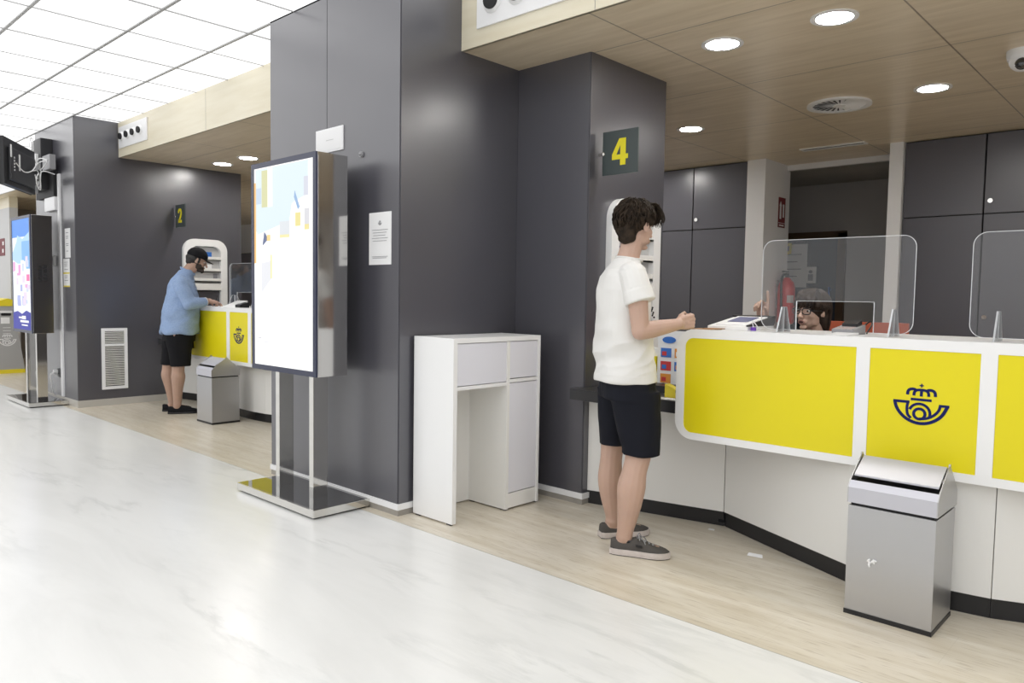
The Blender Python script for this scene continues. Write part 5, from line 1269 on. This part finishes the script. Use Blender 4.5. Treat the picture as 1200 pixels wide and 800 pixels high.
# ---- seated clerk ---------------------------------------------------------------
def clerk():
    ox, oy, ang = -1.725, 4.42, math.radians(252)
    HM = frame_of((.02,0,1.228), math.radians(6), math.radians(2), math.radians(-3))
    bm = new(); with_matrix(bm, head_prims, HM)
    limb(bm, [(-.04,0,1.04),(-.03,0,1.09),(-.005,0,1.16)], [.058,.050,.050])
    stack(bm, [(-.03,0,.50,.11,.17),(-.03,0,.62,.10,.14),(-.035,0,.76,.10,.14),(-.045,0,.90,.105,.16),(-.05,0,.99,.09,.16),(-.045,0,1.04,.06,.10),(-.04,0,1.06,.05,.06)])
    # her right arm raised, forearm up
    limb(bm, [(-.05,-.12,.99),(-.045,-.165,.98),(.03,-.22,.92),(.10,-.27,.89)], [.045,.050,.044,.038])
    limb(bm, [(.10,-.27,.89),(.11,-.295,1.03),(.095,-.305,1.15)], [.038,.036,.027])
    hand(bm, (.094,-.305,1.158), (-.05,.04,1), (.75,.45,0), (.5,-.8,.1) if False else (-.2,.9,0.1), [(.12,.10,.05),(1.05,1.2,.7),(1.2,1.3,.7),(1.25,1.3,.7)], 1.08, (.55,.35,.7), .8)
    limb(bm, [(-.05,.12,.99),(-.045,.165,.98),(.03,.20,.86),(.12,.19,.78)], [.045,.050,.044,.038])
    limb(bm, [(.12,.19,.78),(.20,.13,.80),(.28,.06,.82)], [.038,.036,.026])
    hand(bm, (.28,.06,.82), (.9,-.4,0), (0,0,-1), (0,-1,0), [(.3,.3,.2)]*4, .92)
    for s_ in (-1, 1): limb(bm, [(-.02,s_*.09,.55),(.18,s_*.10,.56),(.40,s_*.10,.55),(.42,s_*.10,.30),(.40,s_*.10,.08),(.47,s_*.10,.045)], [.085,.08,.058,.052,.038,.030])
    o = lobj('person', mesh_from('person', bm, .004, 3, None, SK3)); o.location = (ox, oy, 0); o.rotation_euler = (0,0,ang)
    tag(o, 'clerk with dark hair and black glasses seated behind the near counter, finger raised', 'person')
    eyes(o, HM, .007)
    bm = new(); ell(bm, (.096,0,-.066), (.005,.014,.0065)); bm.transform(HM); lbm('open_mouth', bm, mat('mouth_inside', (.06,.015,.012), .5), o)
    bm = new(); ring = [(.0955-.6*abs(y_)**1.6*2, y_, z_) for y_, z_ in [(.020*math.cos(a), -.066+.009*math.sin(a)) for a in [2*PI*k/20 for k in range(21)]]]; tube(bm, ring, .0028, 6); bm.transform(HM); lbm('lips', bm, LIPS, o)
    # blouse
    bm = new(); stack(bm, [(-.03,0,.52,.135,.19),(-.03,0,.62,.12,.165),(-.035,0,.76,.12,.165),(-.045,0,.90,.125,.18),(-.05,0,.99,.11,.175),(-.045,0,1.035,.085,.12),(-.035,0,1.065,.066,.078),(-.03,0,1.10,.060,.064)], 32, 2.15)
    limb(bm, [(-.05,-.12,.985),(-.045,-.165,.975),(.03,-.22,.92),(.10,-.27,.89)], [.055,.060,.055,.048]); limb(bm, [(.10,-.27,.89),(.11,-.29,1.0),(.10,-.302,1.09)], [.048,.045,.036])
    limb(bm, [(-.05,.12,.985),(-.045,.165,.975),(.03,.20,.86),(.12,.19,.78)], [.055,.060,.055,.048]); limb(bm, [(.12,.19,.78),(.19,.135,.80),(.25,.08,.815)], [.048,.045,.036])
    lobj('blouse', mesh_from('blouse', bm, .006, 3, lambda c, q: .005*fold(c, (9,9,12), 4.), BLACKC), o)
    bm = new(); tube(bm, [(.103,-.302,1.08),(.097,-.305,1.135)], [.041,.037], 18); lbm('sleeve_cuff', bm, mat('pale_grey_knit', (.50,.49,.46), .8), o)
    bm = new(); stack(bm, [(.0,0,.475,.16,.19),(.0,0,.60,.14,.18)], 28)
    for s_ in (-1, 1): limb(bm, [(.0,s_*.09,.555),(.20,s_*.10,.56),(.40,s_*.10,.55),(.42,s_*.10,.32),(.40,s_*.10,.13)], [.095,.092,.070,.064,.055])
    lobj('trousers', mesh_from('trousers', bm, .007, 3, None, NAVYC), o)
    for s_ in (-1, 1): shoe(o, (.345,s_*.10), (.60,s_*.105), BLACKC, M['black'], False)
    # hair: bob with a fringe
    hm = mat('brown_bob_hair', (.018,.011,.008), .5, spec=.3, var=(25,(.05,.030,.02),.6))
    bm = new(); ell(bm, (-.020,0,.030), (.104,.094,.094)); ell(bm, (-.050,0,-.045), (.062,.082,.085)); 
    for y_ in (-1,1): ell(bm, (-.050,y_*.062,-.045), (.036,.026,.075)); ell(bm, (.022,y_*.066,.035), (.045,.020,.030))
    ell(bm, (.050,0,.068), (.046,.060,.034)); bm.transform(HM)
    hr = lobj('hair', mesh_from('hair', bm, .004, 2, lambda c, q: .003*fold(c, (60,60,12), 1.), hm), o)
    bm = new()
    def path(rg):
        az = rg.uniform(1.15, 2*PI-1.15); side = min(az, 2*PI-az); end = rg.uniform(-.125,-.085) if side > 1.75 else rg.uniform(-.012,.02)
        pts = []; fl = rg.uniform(-.05,.05)
        for i in range(9):
            t_ = i/8; z_ = .120*math.cos(t_*PI/2*1.0) if t_ < .5 else None
            e = PI/2*(1-min(1, t_*1.9))
            if t_*1.9 < 1: p_ = Vector((-.02+.108*math.cos(e)*math.cos(az+fl*t_), .093*math.cos(e)*math.sin(az+fl*t_), .030+.096*math.sin(e)))
            else:
                u_ = (t_*1.9-1)/.9; w_ = 1.0-.10*u_*u_+.04*math.sin(u_*3+fl*60)
                p_ = Vector((-.02+.108*w_*math.cos(az+fl*t_), .093*w_*math.sin(az+fl*t_), .030+(end-.030)*u_))
            pts.append(p_)
        return pts
    strands(bm, 330, path, .0042, 21)
    def fringe(rg):
        y_ = rg.uniform(-.062,.062); c = rg.uniform(-.014,.014); z1 = rg.uniform(.010,.028)
        return [tuple(q_) for q_ in spline([(.0,y_*.5,.124),(.055,y_*.85,.108),(.084-.25*abs(y_)**1.2,y_+c*.5,.070),(.094-.5*abs(y_)**1.3,y_+c,.040),(.092-.5*abs(y_)**1.3,y_+c*1.3,z1)], 3)]
    strands(bm, 95, fringe, .0042, 22)
    bm.transform(HM); lbm('hair_locks', bm, hm, hr)
    # glasses
    bm = new()
    for y_ in (-1, 1):
        pts = []
        for k in range(25):
            a = 2*PI*k/24; cy = math.copysign(abs(math.cos(a))**.7, math.cos(a)); sz = math.copysign(abs(math.sin(a))**.7, math.sin(a))
            yy = y_*.033+.025*cy; pts.append((.102-1.6*yy*yy, yy, -.002+.0175*sz))
        tube(bm, pts, .0030, 8)
        tube(bm, [(.098-.004,y_*.058,.004),(.075,y_*.072,.004),(.0,y_*.083,.0),(-.012,y_*.082,-.02)], .0026, 6)
    tube(bm, [(.1015,-.009,.004),(.106,0,.007),(.1015,.009,.004)], .0026, 6)
    bm.transform(HM); gl = lbm('glasses', bm, M['black'], o)
    # chair below her
    mt = o_mat(o)
    t = thing('office_chair', (ox, oy, 0), 'dark office chair under the seated clerk behind the near counter', 'chair')
    bm = new(); stack(bm, [(.08,0,.395,.21,.22),(.08,0,.41,.225,.235),(.08,0,.455,.225,.235),(.08,0,.468,.21,.22)], 28, 4); bm.transform(mt); obj('seat', bm, BLACKC, t, 'auto')
    bm = new(); box(bm, -.235,-.20,-.19,.19,.60,.93,.012); bm.transform(mt); obj('backrest', bm, BLACKC, t)
    bm = new(); tube(bm, [(-.10,0,.39),(-.235,0,.42),(-.245,0,.70)], .018, 10); bm.transform(mt); obj('back_bar', bm, M['black'], t)
    bm = new(); tube(bm, [(.05,0,.08),(.05,0,.395)], .028, 16); bm.transform(mt); obj('gas_column', bm, M['steel'], t, 'auto')
    for k in range(5):
        a = 2*PI*k/5+.3; bm = new(); tube(bm, [(.05,0,.09),(.05+.26*math.cos(a),.26*math.sin(a),.065)], [.022,.015], 10); bm.transform(mt); lg = obj('base_arm', bm, M['black'], t)
        bm = new(); tube(bm, [(.05+.26*math.cos(a)-.012,.26*math.sin(a),.028),(.05+.26*math.cos(a)+.012,.26*math.sin(a),.028)], .028, 16); bm.transform(mt); obj('castor', bm, M['black'], lg)
man_one(); man_two(); clerk()

# ------------------------------------------------------------------ world and view
w = bpy.data.worlds.new('world'); SC.world = w; w.use_nodes = True
w.node_tree.nodes['Background'].inputs[0].default_value = (.5,.52,.55,1); w.node_tree.nodes['Background'].inputs[1].default_value = .05
vs_ = SC.view_settings; vs_.view_transform = 'Standard'; vs_.look = 'None'; vs_.gamma = 1; vs_.exposure = EXPO; vs_.use_curve_mapping = False
SC.cycles.use_denoising = True
SC.cycles.max_bounces = 8; SC.cycles.diffuse_bounces = 5; SC.cycles.transparent_max_bounces = 12
SC.cycles.sample_clamp_indirect = 6
